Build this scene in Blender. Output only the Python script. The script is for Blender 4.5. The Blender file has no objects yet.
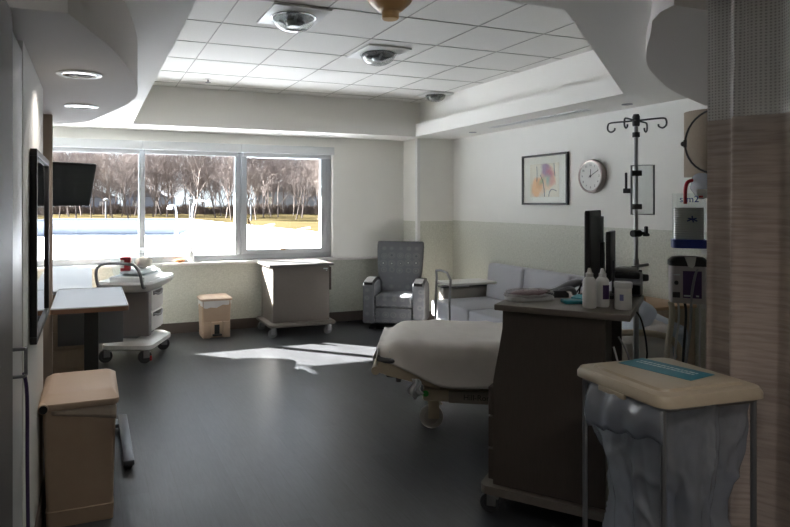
import bpy, bmesh, math, random
from mathutils import Vector, Matrix, noise
random.seed(7)
scn = bpy.context.scene
COL = scn.collection
R = math.radians
PI = math.pi

# ------------------------------------------------------------------ materials
def lin(h):
    h = h.lstrip('#')
    o = []
    for i in (0, 2, 4):
        v = int(h[i:i + 2], 16) / 255
        o.append(v / 12.92 if v <= .04045 else ((v + .055) / 1.055) ** 2.4)
    return (*o, 1)

def new_mat(name):
    m = bpy.data.materials.new(name)
    m.use_nodes = True
    nt = m.node_tree
    return m, nt, nt.nodes['Principled BSDF']

def P(name, col, rough=.5, metal=0, var=0, vscale=8, bump=0, bscale=60, spec=None, stretch=(1, 1, 1), coat=0):
    m, nt, b = new_mat(name)
    c = lin(col)
    b.inputs['Base Color'].default_value = c
    b.inputs['Roughness'].default_value = rough
    b.inputs['Metallic'].default_value = metal
    if spec is not None:
        b.inputs['Specular IOR Level'].default_value = spec
    if coat:
        b.inputs['Coat Weight'].default_value = coat
    if var or bump:
        tc = nt.nodes.new('ShaderNodeTexCoord')
        mp = nt.nodes.new('ShaderNodeMapping')
        mp.inputs['Scale'].default_value = stretch
        nt.links.new(tc.outputs['Object'], mp.inputs['Vector'])
    if var:
        n = nt.nodes.new('ShaderNodeTexNoise')
        n.inputs['Scale'].default_value = vscale
        n.inputs['Detail'].default_value = 5
        nt.links.new(mp.outputs[0], n.inputs['Vector'])
        r = nt.nodes.new('ShaderNodeValToRGB')
        r.color_ramp.elements[0].position = .3
        r.color_ramp.elements[1].position = .7
        r.color_ramp.elements[0].color = (*[x * (1 - var) for x in c[:3]], 1)
        r.color_ramp.elements[1].color = (*[min(1, x * (1 + var)) for x in c[:3]], 1)
        nt.links.new(n.outputs['Fac'], r.inputs['Fac'])
        nt.links.new(r.outputs['Color'], b.inputs['Base Color'])
    if bump:
        n2 = nt.nodes.new('ShaderNodeTexNoise')
        n2.inputs['Scale'].default_value = bscale
        n2.inputs['Detail'].default_value = 3
        nt.links.new(mp.outputs[0], n2.inputs['Vector'])
        bp = nt.nodes.new('ShaderNodeBump')
        bp.inputs['Strength'].default_value = bump
        bp.inputs['Distance'].default_value = .01
        nt.links.new(n2.outputs['Fac'], bp.inputs['Height'])
        nt.links.new(bp.outputs[0], b.inputs['Normal'])
    return m

def clear(name, tint, fac=.12, rough=.05, diffuse=0.0, edge=1.45):
    """clear plastic or glass: transparent body with a fresnel sheen and an optional milky part"""
    m, nt, b = new_mat(name)
    out = nt.nodes['Material Output']
    nt.nodes.remove(b)
    tr = nt.nodes.new('ShaderNodeBsdfTransparent')
    tr.inputs['Color'].default_value = lin(tint)
    gl = nt.nodes.new('ShaderNodeBsdfGlossy')
    gl.inputs['Roughness'].default_value = rough
    lw = nt.nodes.new('ShaderNodeLayerWeight'); lw.inputs['Blend'].default_value = .5
    fr = nt.nodes.new('ShaderNodeMath'); fr.operation = 'POWER'; fr.inputs[1].default_value = 4.5
    nt.links.new(lw.outputs['Facing'], fr.inputs[0])
    mx = nt.nodes.new('ShaderNodeMixShader')
    last = tr
    if diffuse:
        df = nt.nodes.new('ShaderNodeBsdfDiffuse')
        df.inputs['Color'].default_value = lin('#dfe3ea')
        tl = nt.nodes.new('ShaderNodeBsdfTranslucent')
        tl.inputs['Color'].default_value = lin('#d5dbe6')
        a = nt.nodes.new('ShaderNodeAddShader')
        m0 = nt.nodes.new('ShaderNodeMixShader')
        m0.inputs[0].default_value = .5
        nt.links.new(df.outputs[0], m0.inputs[1]); nt.links.new(tl.outputs[0], m0.inputs[2])
        m1 = nt.nodes.new('ShaderNodeMixShader')
        m1.inputs[0].default_value = diffuse
        nt.links.new(tr.outputs[0], m1.inputs[1]); nt.links.new(m0.outputs[0], m1.inputs[2])
        nt.nodes.remove(a)
        last = m1
    mul = nt.nodes.new('ShaderNodeMath'); mul.operation = 'MULTIPLY_ADD'
    mul.inputs[1].default_value = .7; mul.inputs[2].default_value = .03 + fac * .1
    nt.links.new(fr.outputs[0], mul.inputs[0])
    nt.links.new(mul.outputs[0], mx.inputs[0])
    nt.links.new(last.outputs[0], mx.inputs[1]); nt.links.new(gl.outputs[0], mx.inputs[2])
    nt.links.new(mx.outputs[0], out.inputs[0])
    return m

M = {}
M['wall'] = P('wall_paint', '#e4e3de', .75, var=.015, vscale=3, bump=.04, bscale=300)
M['ceil'] = P('soffit_paint', '#e8e6e1', .8, bump=.03, bscale=300)
M['bulk'] = P('bulkhead_paint', '#cfc9c4', .8, bump=.03, bscale=300)
M['tile'] = P('ceiling_tile', '#dddbd6', .9, var=.03, vscale=120, bump=.15, bscale=250)
M['tbar'] = P('ceiling_grid_bar', '#a5a29b', .6)
M['wood_trim'] = P('taupe_trim', '#9c8d80', .6, var=.05, vscale=6, stretch=(1, 1, .2))
M['base'] = P('rubber_baseboard', '#584f49', .6)
M['white'] = P('white_plastic', '#dcdcda', .4)
M['grey_pl'] = P('light_grey_plastic', '#c9cac9', .4)
M['mid_grey'] = P('mid_grey_plastic', '#85868a', .45)
M['dk_grey'] = P('dark_grey_plastic', '#3c3d40', .5)
M['black'] = P('black_plastic', '#151516', .45)
M['rubber'] = P('grey_rubber', '#77787a', .6)
M['frame_al'] = P('window_aluminium', '#a6a9ac', .45, metal=.15)
M['cassette'] = P('blind_white', '#c9cccd', .5)
M['hem'] = P('blind_hem', '#c6c8ca', .6)
M['sill'] = P('sill_solid_surface', '#dedad6', .35, var=.02, vscale=60)
M['beige'] = P('beige_bin_plastic', '#b39c86', .5, var=.02, vscale=20)
M['beige_lid'] = P('beige_lid_plastic', '#bfa791', .45)
M['tan'] = P('tan_bed_plastic', '#b5a892', .5)
M['tan_shade'] = P('tan_shade_fabric', '#8d8070', .8, var=.04, vscale=50)
M['taupe_lam'] = P('taupe_laminate', '#736c65', .5, var=.04, vscale=40, bump=.02, bscale=300)
M['taupe_top'] = P('dark_worktop', '#666462', .3, var=.05, vscale=50)
M['dark_lam'] = P('dark_brown_laminate', '#4a423c', .55, var=.06, vscale=30, stretch=(4, 4, .5))
M['dark_top'] = P('dark_cart_top', '#6a625b', .35, var=.04, vscale=40)
M['maple'] = P('maple_laminate', '#bd9a7a', .45, var=.08, vscale=6, stretch=(1, 1, 8))
M['maple_pale'] = P('pale_maple_laminate', '#b9a48f', .5, var=.05, vscale=6, stretch=(8, 8, 1))
M['table_lam'] = P('table_laminate', '#b9bcc2', .28, var=.02, vscale=30)
M['counter'] = P('counter_laminate', '#bfc2c6', .3)
M['edge_wood'] = P('wood_edge_band', '#80604a', .5)
M['steel'] = P('brushed_steel', '#9a9b9d', .3, metal=.9)
M['chrome'] = P('chrome', '#b9babd', .15, metal=1)
M['chrome_dark'] = P('downlight_reflector', '#c2b4ac', .12, metal=1)
M['vinyl'] = P('grey_vinyl', '#a8a8ae', .42, var=.02, vscale=4, bump=.05, bscale=120)
M['vinyl_side'] = P('brown_grey_vinyl', '#8d8781', .5)
M['sheet'] = P('white_bed_sheet', '#d3cdc7', .85, var=.02, vscale=14, bump=.12, bscale=180)
M['mattress'] = P('mattress_cover', '#a7b0bd', .6)
M['pillow'] = P('pillow_cover', '#c3cbd8', .8, bump=.1, bscale=60)
M['teal'] = P('teal_pack', '#1d8d99', .45)
M['blue'] = P('blue_plastic', '#1b2f86', .4)
M['navy'] = P('navy_print', '#24346f', .5)
M['purple'] = P('purple_label', '#402858', .45)
M['purple_cord'] = P('purple_cord', '#3b2a55', .5)
M['red'] = P('red_plastic', '#b01c28', .35)
M['pink'] = P('pinkish_pack_content', '#8d6a70', .6, var=.15, vscale=30)
M['green'] = P('green_marker', '#2f9a3f', .5)
M['gold'] = P('tan_gold_fitting', '#b78f58', .4, var=.05)
M['ink'] = P('black_ink', '#2b2b2e', .6)
M['pale_ink'] = P('pale_print', '#cfdadb', .6)
M['label_teal'] = P('teal_label', '#2b7d90', .35)
M['hamper_lid'] = P('cream_hamper_lid', '#b5a893', .32, var=.02, vscale=30)
M['paper'] = P('paper_white', '#d9d8d4', .7)
M['mat_board'] = P('mat_board', '#e9e6df', .8)
M['orange'] = P('orange_wrapper', '#c98a5c', .6, var=.2, vscale=40)
M['screen'] = P('dark_screen', '#3a3d40', .2)
M['mirror_glass'] = P('dark_glass_panel', '#b9bec4', .03, metal=1)
M['glass'] = clear('window_glass', '#fdfefd', .1, .0, edge=1.3)
M['acrylic'] = clear('clear_acrylic', '#f6f9f9', .25, .05)
M['dome_pl'] = clear('clear_dome', '#e6e8e6', .6, .03, .1, edge=1.6)
M['bag'] = clear('clear_plastic_bag', '#d4dbe8', .8, .16, .40, edge=1.35)
M['bag_milky'] = clear('milky_plastic_bag', '#e8e8ec', .4, .25, .45, edge=1.35)
M['netting'] = None
M['bark'] = P('bare_bark', '#6b6463', .9, spec=0, var=.2, vscale=1)
M['bark2'] = P('pale_bark', '#7b7370', .9, spec=0, var=.2, vscale=1)
M['grass'] = P('dry_winter_grass', '#463f2c', 1, spec=0, var=.18, vscale=.15)
M['roofw'] = P('white_roof_membrane', '#d3d9e4', .8, spec=.1, var=.02, vscale=.5)
M['parapet'] = P('parapet_metal', '#9198a3', .6)
M['coping'] = P('parapet_coping', '#60666f', .5)
M['lampgrey'] = P('roof_lamp_paint', '#a9adb3', .5)
M['house'] = P('house_siding', '#8d97a8', .8, var=.05)
M['shingle'] = P('house_shingles', '#6a6e78', .9, var=.1)
M['shrub'] = P('dry_shrub', '#6a605b', .95, spec=0, var=.2, vscale=.6)

def wainscot_mat():
    m, nt, b = new_mat('woven_vinyl_wallcovering')
    tc = nt.nodes.new('ShaderNodeTexCoord')
    n1 = nt.nodes.new('ShaderNodeTexNoise'); n1.inputs['Scale'].default_value = 110; n1.inputs['Detail'].default_value = 4
    mp1 = nt.nodes.new('ShaderNodeMapping'); mp1.inputs['Scale'].default_value = (1, 1, .35)
    mp2 = nt.nodes.new('ShaderNodeMapping'); mp2.inputs['Scale'].default_value = (.35, .35, 1)
    n2 = nt.nodes.new('ShaderNodeTexNoise'); n2.inputs['Scale'].default_value = 110; n2.inputs['Detail'].default_value = 4
    nt.links.new(tc.outputs['Object'], mp1.inputs[0]); nt.links.new(tc.outputs['Object'], mp2.inputs[0])
    nt.links.new(mp1.outputs[0], n1.inputs['Vector']); nt.links.new(mp2.outputs[0], n2.inputs['Vector'])
    ad = nt.nodes.new('ShaderNodeMath'); ad.operation = 'ADD'
    nt.links.new(n1.outputs['Fac'], ad.inputs[0]); nt.links.new(n2.outputs['Fac'], ad.inputs[1])
    r = nt.nodes.new('ShaderNodeValToRGB')
    r.color_ramp.elements[0].position = .75; r.color_ramp.elements[1].position = 1.25 if False else 1.0
    r.color_ramp.elements[0].position = .3
    hf = nt.nodes.new('ShaderNodeMath'); hf.operation = 'MULTIPLY'; hf.inputs[1].default_value = .5
    nt.links.new(ad.outputs[0], hf.inputs[0])
    r.color_ramp.elements[0].color = lin('#b4b5aa'); r.color_ramp.elements[1].color = lin('#d6d7cc')
    r.color_ramp.elements[1].position = .7
    nt.links.new(hf.outputs[0], r.inputs[0]); nt.links.new(r.outputs[0], b.inputs['Base Color'])
    b.inputs['Roughness'].default_value = .6
    return m
M['wainscot'] = wainscot_mat()

def floor_mat():
    m, nt, b = new_mat('dark_vinyl_plank')
    tc = nt.nodes.new('ShaderNodeTexCoord')
    mp = nt.nodes.new('ShaderNodeMapping'); mp.inputs['Rotation'].default_value = (0, 0, PI / 2)
    br = nt.nodes.new('ShaderNodeTexBrick')
    br.inputs['Scale'].default_value = 1
    br.inputs['Brick Width'].default_value = 1.2; br.inputs['Row Height'].default_value = .15
    br.inputs['Mortar Size'].default_value = .0012; br.inputs['Mortar Smooth'].default_value = .4
    br.inputs['Color1'].default_value = lin('#363739'); br.inputs['Color2'].default_value = lin('#3e3f42')
    br.inputs['Mortar'].default_value = lin('#2b2929')
    nt.links.new(tc.outputs['Object'], mp.inputs[0]); nt.links.new(mp.outputs[0], br.inputs[0])
    n = nt.nodes.new('ShaderNodeTexNoise'); n.inputs['Scale'].default_value = 9; n.inputs['Detail'].default_value = 6
    mp2 = nt.nodes.new('ShaderNodeMapping'); mp2.inputs['Scale'].default_value = (8, .8, 1)
    nt.links.new(tc.outputs['Object'], mp2.inputs[0]); nt.links.new(mp2.outputs[0], n.inputs['Vector'])
    mx = nt.nodes.new('ShaderNodeMix'); mx.data_type = 'RGBA'; mx.blend_type = 'MULTIPLY'
    mx.inputs[0].default_value = .5
    rr = nt.nodes.new('ShaderNodeValToRGB')
    rr.color_ramp.elements[0].position = .3; rr.color_ramp.elements[0].color = (.55, .55, .55, 1)
    rr.color_ramp.elements[1].position = .7; rr.color_ramp.elements[1].color = (1.2, 1.2, 1.2, 1)
    nt.links.new(n.outputs['Fac'], rr.inputs[0])
    nt.links.new(br.outputs['Color'], mx.inputs[6]); nt.links.new(rr.outputs[0], mx.inputs[7])
    nt.links.new(mx.outputs[2], b.inputs['Base Color'])
    b.inputs['Roughness'].default_value = .36
    bp = nt.nodes.new('ShaderNodeBump'); bp.inputs['Strength'].default_value = .06; bp.inputs['Distance'].default_value = .01
    nt.links.new(n.outputs['Fac'], bp.inputs['Height']); nt.links.new(bp.outputs[0], b.inputs['Normal'])
    return m
M['floor'] = floor_mat()

def recliner_mat():
    m, nt, b = new_mat('grey_circle_upholstery')
    tc = nt.nodes.new('ShaderNodeTexCoord')
    v = nt.nodes.new('ShaderNodeTexVoronoi'); v.inputs['Scale'].default_value = 10; v.inputs['Randomness'].default_value = .15
    v.feature = 'F1'
    nt.links.new(tc.outputs['Object'], v.inputs['Vector'])
    r = nt.nodes.new('ShaderNodeValToRGB')
    cr = r.color_ramp
    cr.elements[0].position = 0; cr.elements[0].color = lin('#969694')
    cr.elements[1].position = .5; cr.elements[1].color = lin('#5f6165')
    for p, c in ((.1, '#a6a6a2'), (.13, '#4d4f53'), (.2, '#56585c'), (.24, '#77787a'), (.33, '#5a5c60'), (.38, '#707274')):
        e = cr.elements.new(p); e.color = lin(c)
    nt.links.new(v.outputs['Distance'], r.inputs[0])
    nt.links.new(r.outputs[0], b.inputs['Base Color'])
    b.inputs['Roughness'].default_value = .85
    return m
M['recl'] = recliner_mat()

def curtain_mat():
    m, nt, b = new_mat('taupe_curtain_fabric')
    tc = nt.nodes.new('ShaderNodeTexCoord')
    mp = nt.nodes.new('ShaderNodeMapping'); mp.inputs['Scale'].default_value = (3, 3, 40)
    n = nt.nodes.new('ShaderNodeTexNoise'); n.inputs['Scale'].default_value = 2; n.inputs['Detail'].default_value = 4
    nt.links.new(tc.outputs['Object'], mp.inputs[0]); nt.links.new(mp.outputs[0], n.inputs['Vector'])
    r = nt.nodes.new('ShaderNodeValToRGB')
    r.color_ramp.elements[0].position = .35; r.color_ramp.elements[0].color = lin('#a3958c')
    r.color_ramp.elements[1].position = .6; r.color_ramp.elements[1].color = lin('#b9aca3')
    nt.links.new(n.outputs['Fac'], r.inputs[0]); nt.links.new(r.outputs[0], b.inputs['Base Color'])
    b.inputs['Roughness'].default_value = .85
    b.inputs['Sheen Weight'].default_value = .2
    return m
M['curtain'] = curtain_mat()

def net_mat():
    m, nt, b = new_mat('curtain_netting')
    out = nt.nodes['Material Output']
    tc = nt.nodes.new('ShaderNodeTexCoord')
    w1 = nt.nodes.new('ShaderNodeTexWave'); w1.inputs['Scale'].default_value = 26; w1.bands_direction = 'Z'
    w1.inputs['Distortion'].default_value = 2; w1.inputs['Detail Scale'].default_value = 8
    w2 = nt.nodes.new('ShaderNodeTexWave'); w2.inputs['Scale'].default_value = 26; w2.bands_direction = 'Y'
    nt.links.new(tc.outputs['Object'], w1.inputs[0]); nt.links.new(tc.outputs['Object'], w2.inputs[0])
    mxm = nt.nodes.new('ShaderNodeMath'); mxm.operation = 'MULTIPLY'
    nt.links.new(w1.outputs['Fac'], mxm.inputs[0]); nt.links.new(w2.outputs['Fac'], mxm.inputs[1])
    mr = nt.nodes.new('ShaderNodeMapRange'); mr.inputs['From Min'].default_value = .2; mr.inputs['From Max'].default_value = .6
    mr.inputs['To Min'].default_value = .95; mr.inputs['To Max'].default_value = .55
    nt.links.new(mxm.outputs[0], mr.inputs[0])
    tr = nt.nodes.new('ShaderNodeBsdfTransparent')
    b.inputs['Base Color'].default_value = lin('#bcb9b6'); b.inputs['Roughness'].default_value = .8
    mx = nt.nodes.new('ShaderNodeMixShader')
    nt.links.new(mr.outputs[0], mx.inputs[0]); nt.links.new(tr.outputs[0], mx.inputs[1]); nt.links.new(b.outputs[0], mx.inputs[2])
    nt.links.new(mx.outputs[0], out.inputs[0])
    return m
M['netting'] = net_mat()

def art_mat():
    """loose watercolour: soft warm, violet and green washes on cream paper"""
    m, nt, b = new_mat('watercolour_print')
    tc = nt.nodes.new('ShaderNodeTexCoord')
    n = nt.nodes.new('ShaderNodeTexNoise'); n.inputs['Scale'].default_value = 9; n.inputs['Detail'].default_value = 5
    nt.links.new(tc.outputs['Object'], n.inputs['Vector'])
    def blob(cy, cz, r, col, prev):
        mp = nt.nodes.new('ShaderNodeVectorMath'); mp.operation = 'SUBTRACT'; mp.inputs[1].default_value = (0, cy, cz)
        nt.links.new(tc.outputs['Object'], mp.inputs[0])
        ln = nt.nodes.new('ShaderNodeVectorMath'); ln.operation = 'LENGTH'
        nt.links.new(mp.outputs[0], ln.inputs[0])
        ad = nt.nodes.new('ShaderNodeMath'); ad.operation = 'MULTIPLY_ADD'; ad.inputs[1].default_value = .16
        nt.links.new(n.outputs['Fac'], ad.inputs[0]); nt.links.new(ln.outputs['Value'], ad.inputs[2])
        mr = nt.nodes.new('ShaderNodeMapRange')
        mr.inputs['From Min'].default_value = r + .105; mr.inputs['From Max'].default_value = r + .06
        mr.inputs['To Max'].default_value = .9
        nt.links.new(ad.outputs[0], mr.inputs[0])
        mx = nt.nodes.new('ShaderNodeMix'); mx.data_type = 'RGBA'
        nt.links.new(mr.outputs[0], mx.inputs[0])
        if prev is None: mx.inputs[6].default_value = lin('#dcd3c3')
        else: nt.links.new(prev, mx.inputs[6])
        mx.inputs[7].default_value = lin(col)
        return mx.outputs[2]
    o = blob(.10, -.08, .11, '#e3a765', None)
    o = blob(.06, -.05, .05, '#cf9157', o)
    o = blob(-.06, .02, .11, '#e0b489', o)
    o = blob(-.02, .10, .06, '#80588a', o)
    o = blob(-.09, .06, .05, '#a84a66', o)
    o = blob(-.06, -.01, .045, '#669a92', o)
    o = blob(-.12, -.02, .04, '#c98d7b', o)
    o = blob(.02, -.03, .03, '#8f9a63', o)
    nt.links.new(o, b.inputs['Base Color'])
    b.inputs['Roughness'].default_value = .6
    return m
M['art'] = art_mat()

# ------------------------------------------------------------------ mesh builder
class MB:
    def __init__(s): s.bm = bmesh.new()
    def _place(s, vs, M4):
        for v in vs: v.co = M4 @ v.co
    def box(s, c, sz, b=0, rz=0, seg=2, M4=None, rot=None):
        r = bmesh.ops.create_cube(s.bm, size=1)
        vs = r['verts']
        for v in vs: v.co = Vector((v.co.x * sz[0], v.co.y * sz[1], v.co.z * sz[2]))
        if b:
            es = list({e for v in vs for e in v.link_edges})
            rb = bmesh.ops.bevel(s.bm, geom=es, offset=min(b, min(sz) * .49), segments=seg, profile=.5, affect='EDGES')
            vs = list({v for f in rb['faces'] for v in f.verts} | {v for v in vs if v.is_valid})
        T = Matrix.Translation(c)
        if rz: T = T @ Matrix.Rotation(rz, 4, 'Z')
        if rot is not None: T = T @ rot
        if M4 is not None: T = M4 @ T
        s._place(vs, T)
        return s
    def b2(s, x0, x1, y0, y1, z0, z1, b=0, **k):
        return s.box(((x0 + x1) / 2, (y0 + y1) / 2, (z0 + z1) / 2), (abs(x1 - x0), abs(y1 - y0), abs(z1 - z0)), b, **k)
    def ringfaces(s, rings, cap0=True, cap1=True, closed=False):
        n = len(rings[0])
        for a, b in zip(rings, rings[1:] + ([rings[0]] if closed else [])):
            for i in range(n):
                try: s.bm.faces.new((a[i], a[(i + 1) % n], b[(i + 1) % n], b[i]))
                except ValueError: pass
        if not closed:
            if cap0: s.bm.faces.new(rings[0][::-1])
            if cap1: s.bm.faces.new(rings[-1])
        return s
    def cyl(s, p0, p1, r0, r1=None, seg=16):
        return s.tube([p0, p1], r0, seg, r1=r1)
    def tube(s, pts, r, seg=8, closed=False, r1=None):
        pts = [Vector(p) for p in pts]
        n = len(pts)
        rings = []
        up = None
        for i, p in enumerate(pts):
            if closed: t = pts[(i + 1) % n] - pts[i - 1]
            elif i == 0: t = pts[1] - p
            elif i == n - 1: t = p - pts[i - 1]
            else: t = (pts[i + 1] - p).normalized() + (p - pts[i - 1]).normalized()
            t.normalize()
            if up is None:
                up = t.orthogonal().normalized()
            else:
                up = up - t * up.dot(t)
                up = up.normalized() if up.length > 1e-6 else t.orthogonal().normalized()
            sd = t.cross(up)
            rr = r if r1 is None else r + (r1 - r) * i / max(1, n - 1)
            if isinstance(r, (list, tuple)): rr = r[i]
            rings.append([s.bm.verts.new(p + (up * math.cos(2 * PI * k / seg) + sd * math.sin(2 * PI * k / seg)) * rr) for k in range(seg)])
        return s.ringfaces(rings, closed=closed)
    def lathe(s, prof, c=(0, 0, 0), seg=24, M4=None, cap0=True, cap1=True, sx=1, sy=1):
        T = Matrix.Translation(c) if M4 is None else M4
        rings = [[s.bm.verts.new(T @ Vector((r * sx * math.cos(2 * PI * k / seg), r * sy * math.sin(2 * PI * k / seg), z))) for k in range(seg)] for r, z in prof]
        return s.ringfaces(rings, cap0, cap1)
    def prism(s, poly, z0, z1, M4=None):
        T = M4 or Matrix.Identity(4)
        a = [s.bm.verts.new(T @ Vector((x, y, z0))) for x, y in poly]
        b = [s.bm.verts.new(T @ Vector((x, y, z1))) for x, y in poly]
        return s.ringfaces([a, b])
    def rrect(s, w, d, r, levels, c=(0, 0), seg=5, M4=None, cap0=True, cap1=True):
        """loft of rounded rectangles: levels = [(z, scale or (w,d[,r]))]"""
        T = M4 or Matrix.Identity(4)
        rings = []
        for lv in levels:
            z, q = lv
            ww, dd, rr = (w * q, d * q, r * q) if not isinstance(q, tuple) else ((q + (r,))[:3])
            ring = []
            for cx, cy, a0 in ((1, 1, 0), (-1, 1, 90), (-1, -1, 180), (1, -1, 270)):
                for k in range(seg + 1):
                    a = R(a0 + 90 * k / seg)
                    ring.append(s.bm.verts.new(T @ Vector((c[0] + cx * (ww / 2 - rr) + rr * math.cos(a), c[1] + cy * (dd / 2 - rr) + rr * math.sin(a), z))))
            rings.append(ring)
        return s.ringfaces(rings, cap0, cap1)
    def sphere(s, c, r, u=16, v=10):
        rv = (r, r, r) if not isinstance(r, tuple) else r
        T = Matrix.Translation(c) @ Matrix.Diagonal((*rv, 1))
        bmesh.ops.create_uvsphere(s.bm, u_segments=u, v_segments=v, radius=1, matrix=T)
        return s
    def grid(s, fn, nu, nv):
        vs = [[s.bm.verts.new(fn(i / (nu - 1), j / (nv - 1))) for j in range(nv)] for i in range(nu)]
        for i in range(nu - 1):
            for j in range(nv - 1):
                s.bm.faces.new((vs[i][j], vs[i + 1][j], vs[i + 1][j + 1], vs[i][j + 1]))
        return s
    def build(s, name, m, parent=None, loc=(0, 0, 0), rz=0, smooth=True, angle=40, solid=0, subsurf=0):
        bm = s.bm
        bmesh.ops.recalc_face_normals(bm, faces=bm.faces[:])
        if smooth:
            for f in bm.faces: f.smooth = True
            for e in bm.edges:
                if len(e.link_faces) == 2 and e.calc_face_angle(0) > R(angle): e.smooth = False
        me = bpy.data.meshes.new(name)
        bm.to_mesh(me); bm.free()
        me.materials.append(m)
        o = bpy.data.objects.new(name, me)
        COL.objects.link(o)
        o.location = loc; o.rotation_euler = (0, 0, rz)
        if parent is not None: o.parent = parent
        if solid:
            md = o.modifiers.new('thickness', 'SOLIDIFY'); md.thickness = solid; md.offset = 0
        if subsurf:
            md = o.modifiers.new('smooth', 'SUBSURF'); md.levels = subsurf; md.render_levels = subsurf
        return o

def thing(name, label, cat, loc=(0, 0, 0), rz=0, group=None):
    o = bpy.data.objects.new(name, None)
    o.empty_display_size = .1
    COL.objects.link(o)
    o.location = loc; o.rotation_euler = (0, 0, rz)
    return tag(o, label, cat, group)

def tag(o, label, cat, group=None):
    o['label'] = label; o['category'] = cat
    if group: o['group'] = group
    return o

def struct(name, mb, m, parent=None, **k):
    o = mb.build(name, m, parent, **k)
    if parent is None: o['kind'] = 'structure'
    return o

def dup(root, loc, rz=0, label=None):
    r = root.copy(); COL.objects.link(r); r.location = loc; r.rotation_euler = (0, 0, rz)
    if label: r['label'] = label
    for ch in list(root.children):
        c = ch.copy(); COL.objects.link(c); c.parent = r
        for g in ch.children:
            d = g.copy(); COL.objects.link(d); d.parent = c
    return r

def text(name, body, size, m, parent, M4, extrude=.0008, align='CENTER'):
    cu = bpy.data.curves.new(name, 'FONT')
    cu.body = body; cu.size = size; cu.extrude = extrude
    cu.align_x = align; cu.align_y = 'CENTER'
    t = bpy.data.objects.new(name, cu); COL.objects.link(t)
    dg = bpy.context.evaluated_depsgraph_get()
    me = bpy.data.meshes.new_from_object(t.evaluated_get(dg))
    bpy.data.objects.remove(t)
    me.materials.clear(); me.materials.append(m)
    o = bpy.data.objects.new(name, me); COL.objects.link(o)
    if parent is not None: o.parent = parent
    o.matrix_local = M4
    return o

def caster(parent, x, y, r=.05, h=.12, face=0, m_f=None, m_w=None):
    """swivel caster; touches local z=0"""
    f = MB()
    f.cyl((x, y, h - .03), (x, y, h), .02, seg=12)
    c, s = math.cos(face), math.sin(face)
    tr = r * .35
    ax = Vector((x - c * tr, y - s * tr, r))
    nx, ny = -s, c
    for sg in (-1, 1):
        p = Vector((nx, ny, 0)) * sg * .022
        T = Matrix(((c, nx, 0, (x + ax.x) / 2 + p.x), (s, ny, 0, (y + ax.y) / 2 + p.y), (0, 0, 1, (h - .03 + r) / 2 + .004), (0, 0, 0, 1)))
        f.box((0, 0, 0), (r * .9, .006, h - .03 - r + .03), .002, M4=T)
    f.box((0, 0, 0), (r * 1.1, .05, .01), .003, M4=Matrix(((c, nx, 0, x), (s, ny, 0, y), (0, 0, 1, h - .03), (0, 0, 0, 1))))
    fo = f.build('caster', m_f or M['steel'], parent)
    w = MB()
    T = Matrix.Translation(ax) @ Vector((nx, ny, 0)).to_track_quat('Z', 'Y').to_matrix().to_4x4()
    w.lathe([(r * .3, -.016), (r * .62, -.013), (r * .66, -.016), (r * .95, -.015), (r, -.009), (r, .009), (r * .95, .015), (r * .66, .016), (r * .62, .013), (r * .3, .016)], M4=T, seg=20)
    w.build('wheel', m_w or M['rubber'], fo)
    return fo

def offset_poly(p, d):
    n = len(p); out = []
    for i in range(n):
        a, b, c = Vector(p[i - 1]), Vector(p[i]), Vector(p[(i + 1) % n])
        n1 = Vector(((b - a).y, -(b - a).x)).normalized(); n2 = Vector(((c - b).y, -(c - b).x)).normalized()
        bis = (n1 + n2).normalized()
        out.append(tuple(b + bis * d / bis.dot(n1)))
    return out

# ------------------------------------------------------------------ setting
WY = 7.87      # window wall
XR = 4.68      # right wall
XL = -.24      # left wall
ZS = 2.486     # soffit
ZC = 2.96      # tile ceiling

struct('floor', MB().b2(-1.6, 4.9, -1.6, 8.1, -.12, 0), M['floor'], smooth=False)
wb = MB()
wb.b2(-.9, 4.9, WY, 8.1, 0, .835); wb.b2(3.05, 4.9, WY, 8.1, .835, 3.1); wb.b2(-.9, -.72, WY, 8.1, .835, 3.1); wb.b2(-.72, 3.05, WY, 8.1, 2.33, 3.1)
w_back = struct('wall_back', wb, M['wall'], smooth=False)
struct('wainscot', MB().b2(-.75, 4.12, WY - .008, WY, .13, .834), M['wainscot'], w_back)
w_right = struct('wall_right', MB().b2(XR, 4.9, -1.6, WY, 0, 3.1), M['wall'], smooth=False)
struct('wainscot', MB().b2(XR - .008, XR, 1.0, 7.46, .13, 1.36).b2(XR - .012, XR, 1.0, 7.46, 1.36, 1.368), M['wainscot'], w_right)
colm = struct('wall_column', MB().b2(4.12, XR, 7.46, WY, 0, 2.6), M['wall'], smooth=False)
struct('wainscot', MB().b2(4.112, 4.12, 7.46, WY - .01, .13, 1.36).b2(4.12, XR - .01, 7.452, 7.46, .13, 1.36), M['wainscot'], colm)
struct('corner_guard', MB().b2(4.104, 4.112, 7.45, 7.50, .13, 2.48).b2(4.104, 4.15, 7.444, 7.452, .13, 2.48), M['white'], colm)
struct('baseboard_back', MB().b2(-.75, 4.12, WY - .012, WY, 0, .13), M['base'], smooth=False)
struct('baseboard_right', MB().b2(XR - .012, XR, 1.0, 7.46, 0, .13).b2(4.12, XR - .012, 7.448, 7.46, 0, .13).b2(4.108, 4.12, 7.448, WY - .012, 0, .13), M['base'], smooth=False)
w_left = struct('wall_left', MB().b2(-.9, XL, 2.63, 3.70, 0, 2.6).b2(-.9, XL, -1.6, 1.3, 0, 2.6), M['wall'], smooth=False)
struct('wall_alcove', MB().b2(-.9, -.75, 3.70, WY, 0, 3.1), M['wall'], smooth=False)
struct('wall_front', MB().b2(-1.6, 4.9, -1.75, -1.6, 0, 3.1), M['wall'], smooth=False)
struct('baseboard_left', MB().b2(XL, XL + .012, 2.63, 3.712, 0, .13).b2(-.7, XL + .012, 3.70, 3.712, 0, .13), M['base'], smooth=False)
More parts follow.
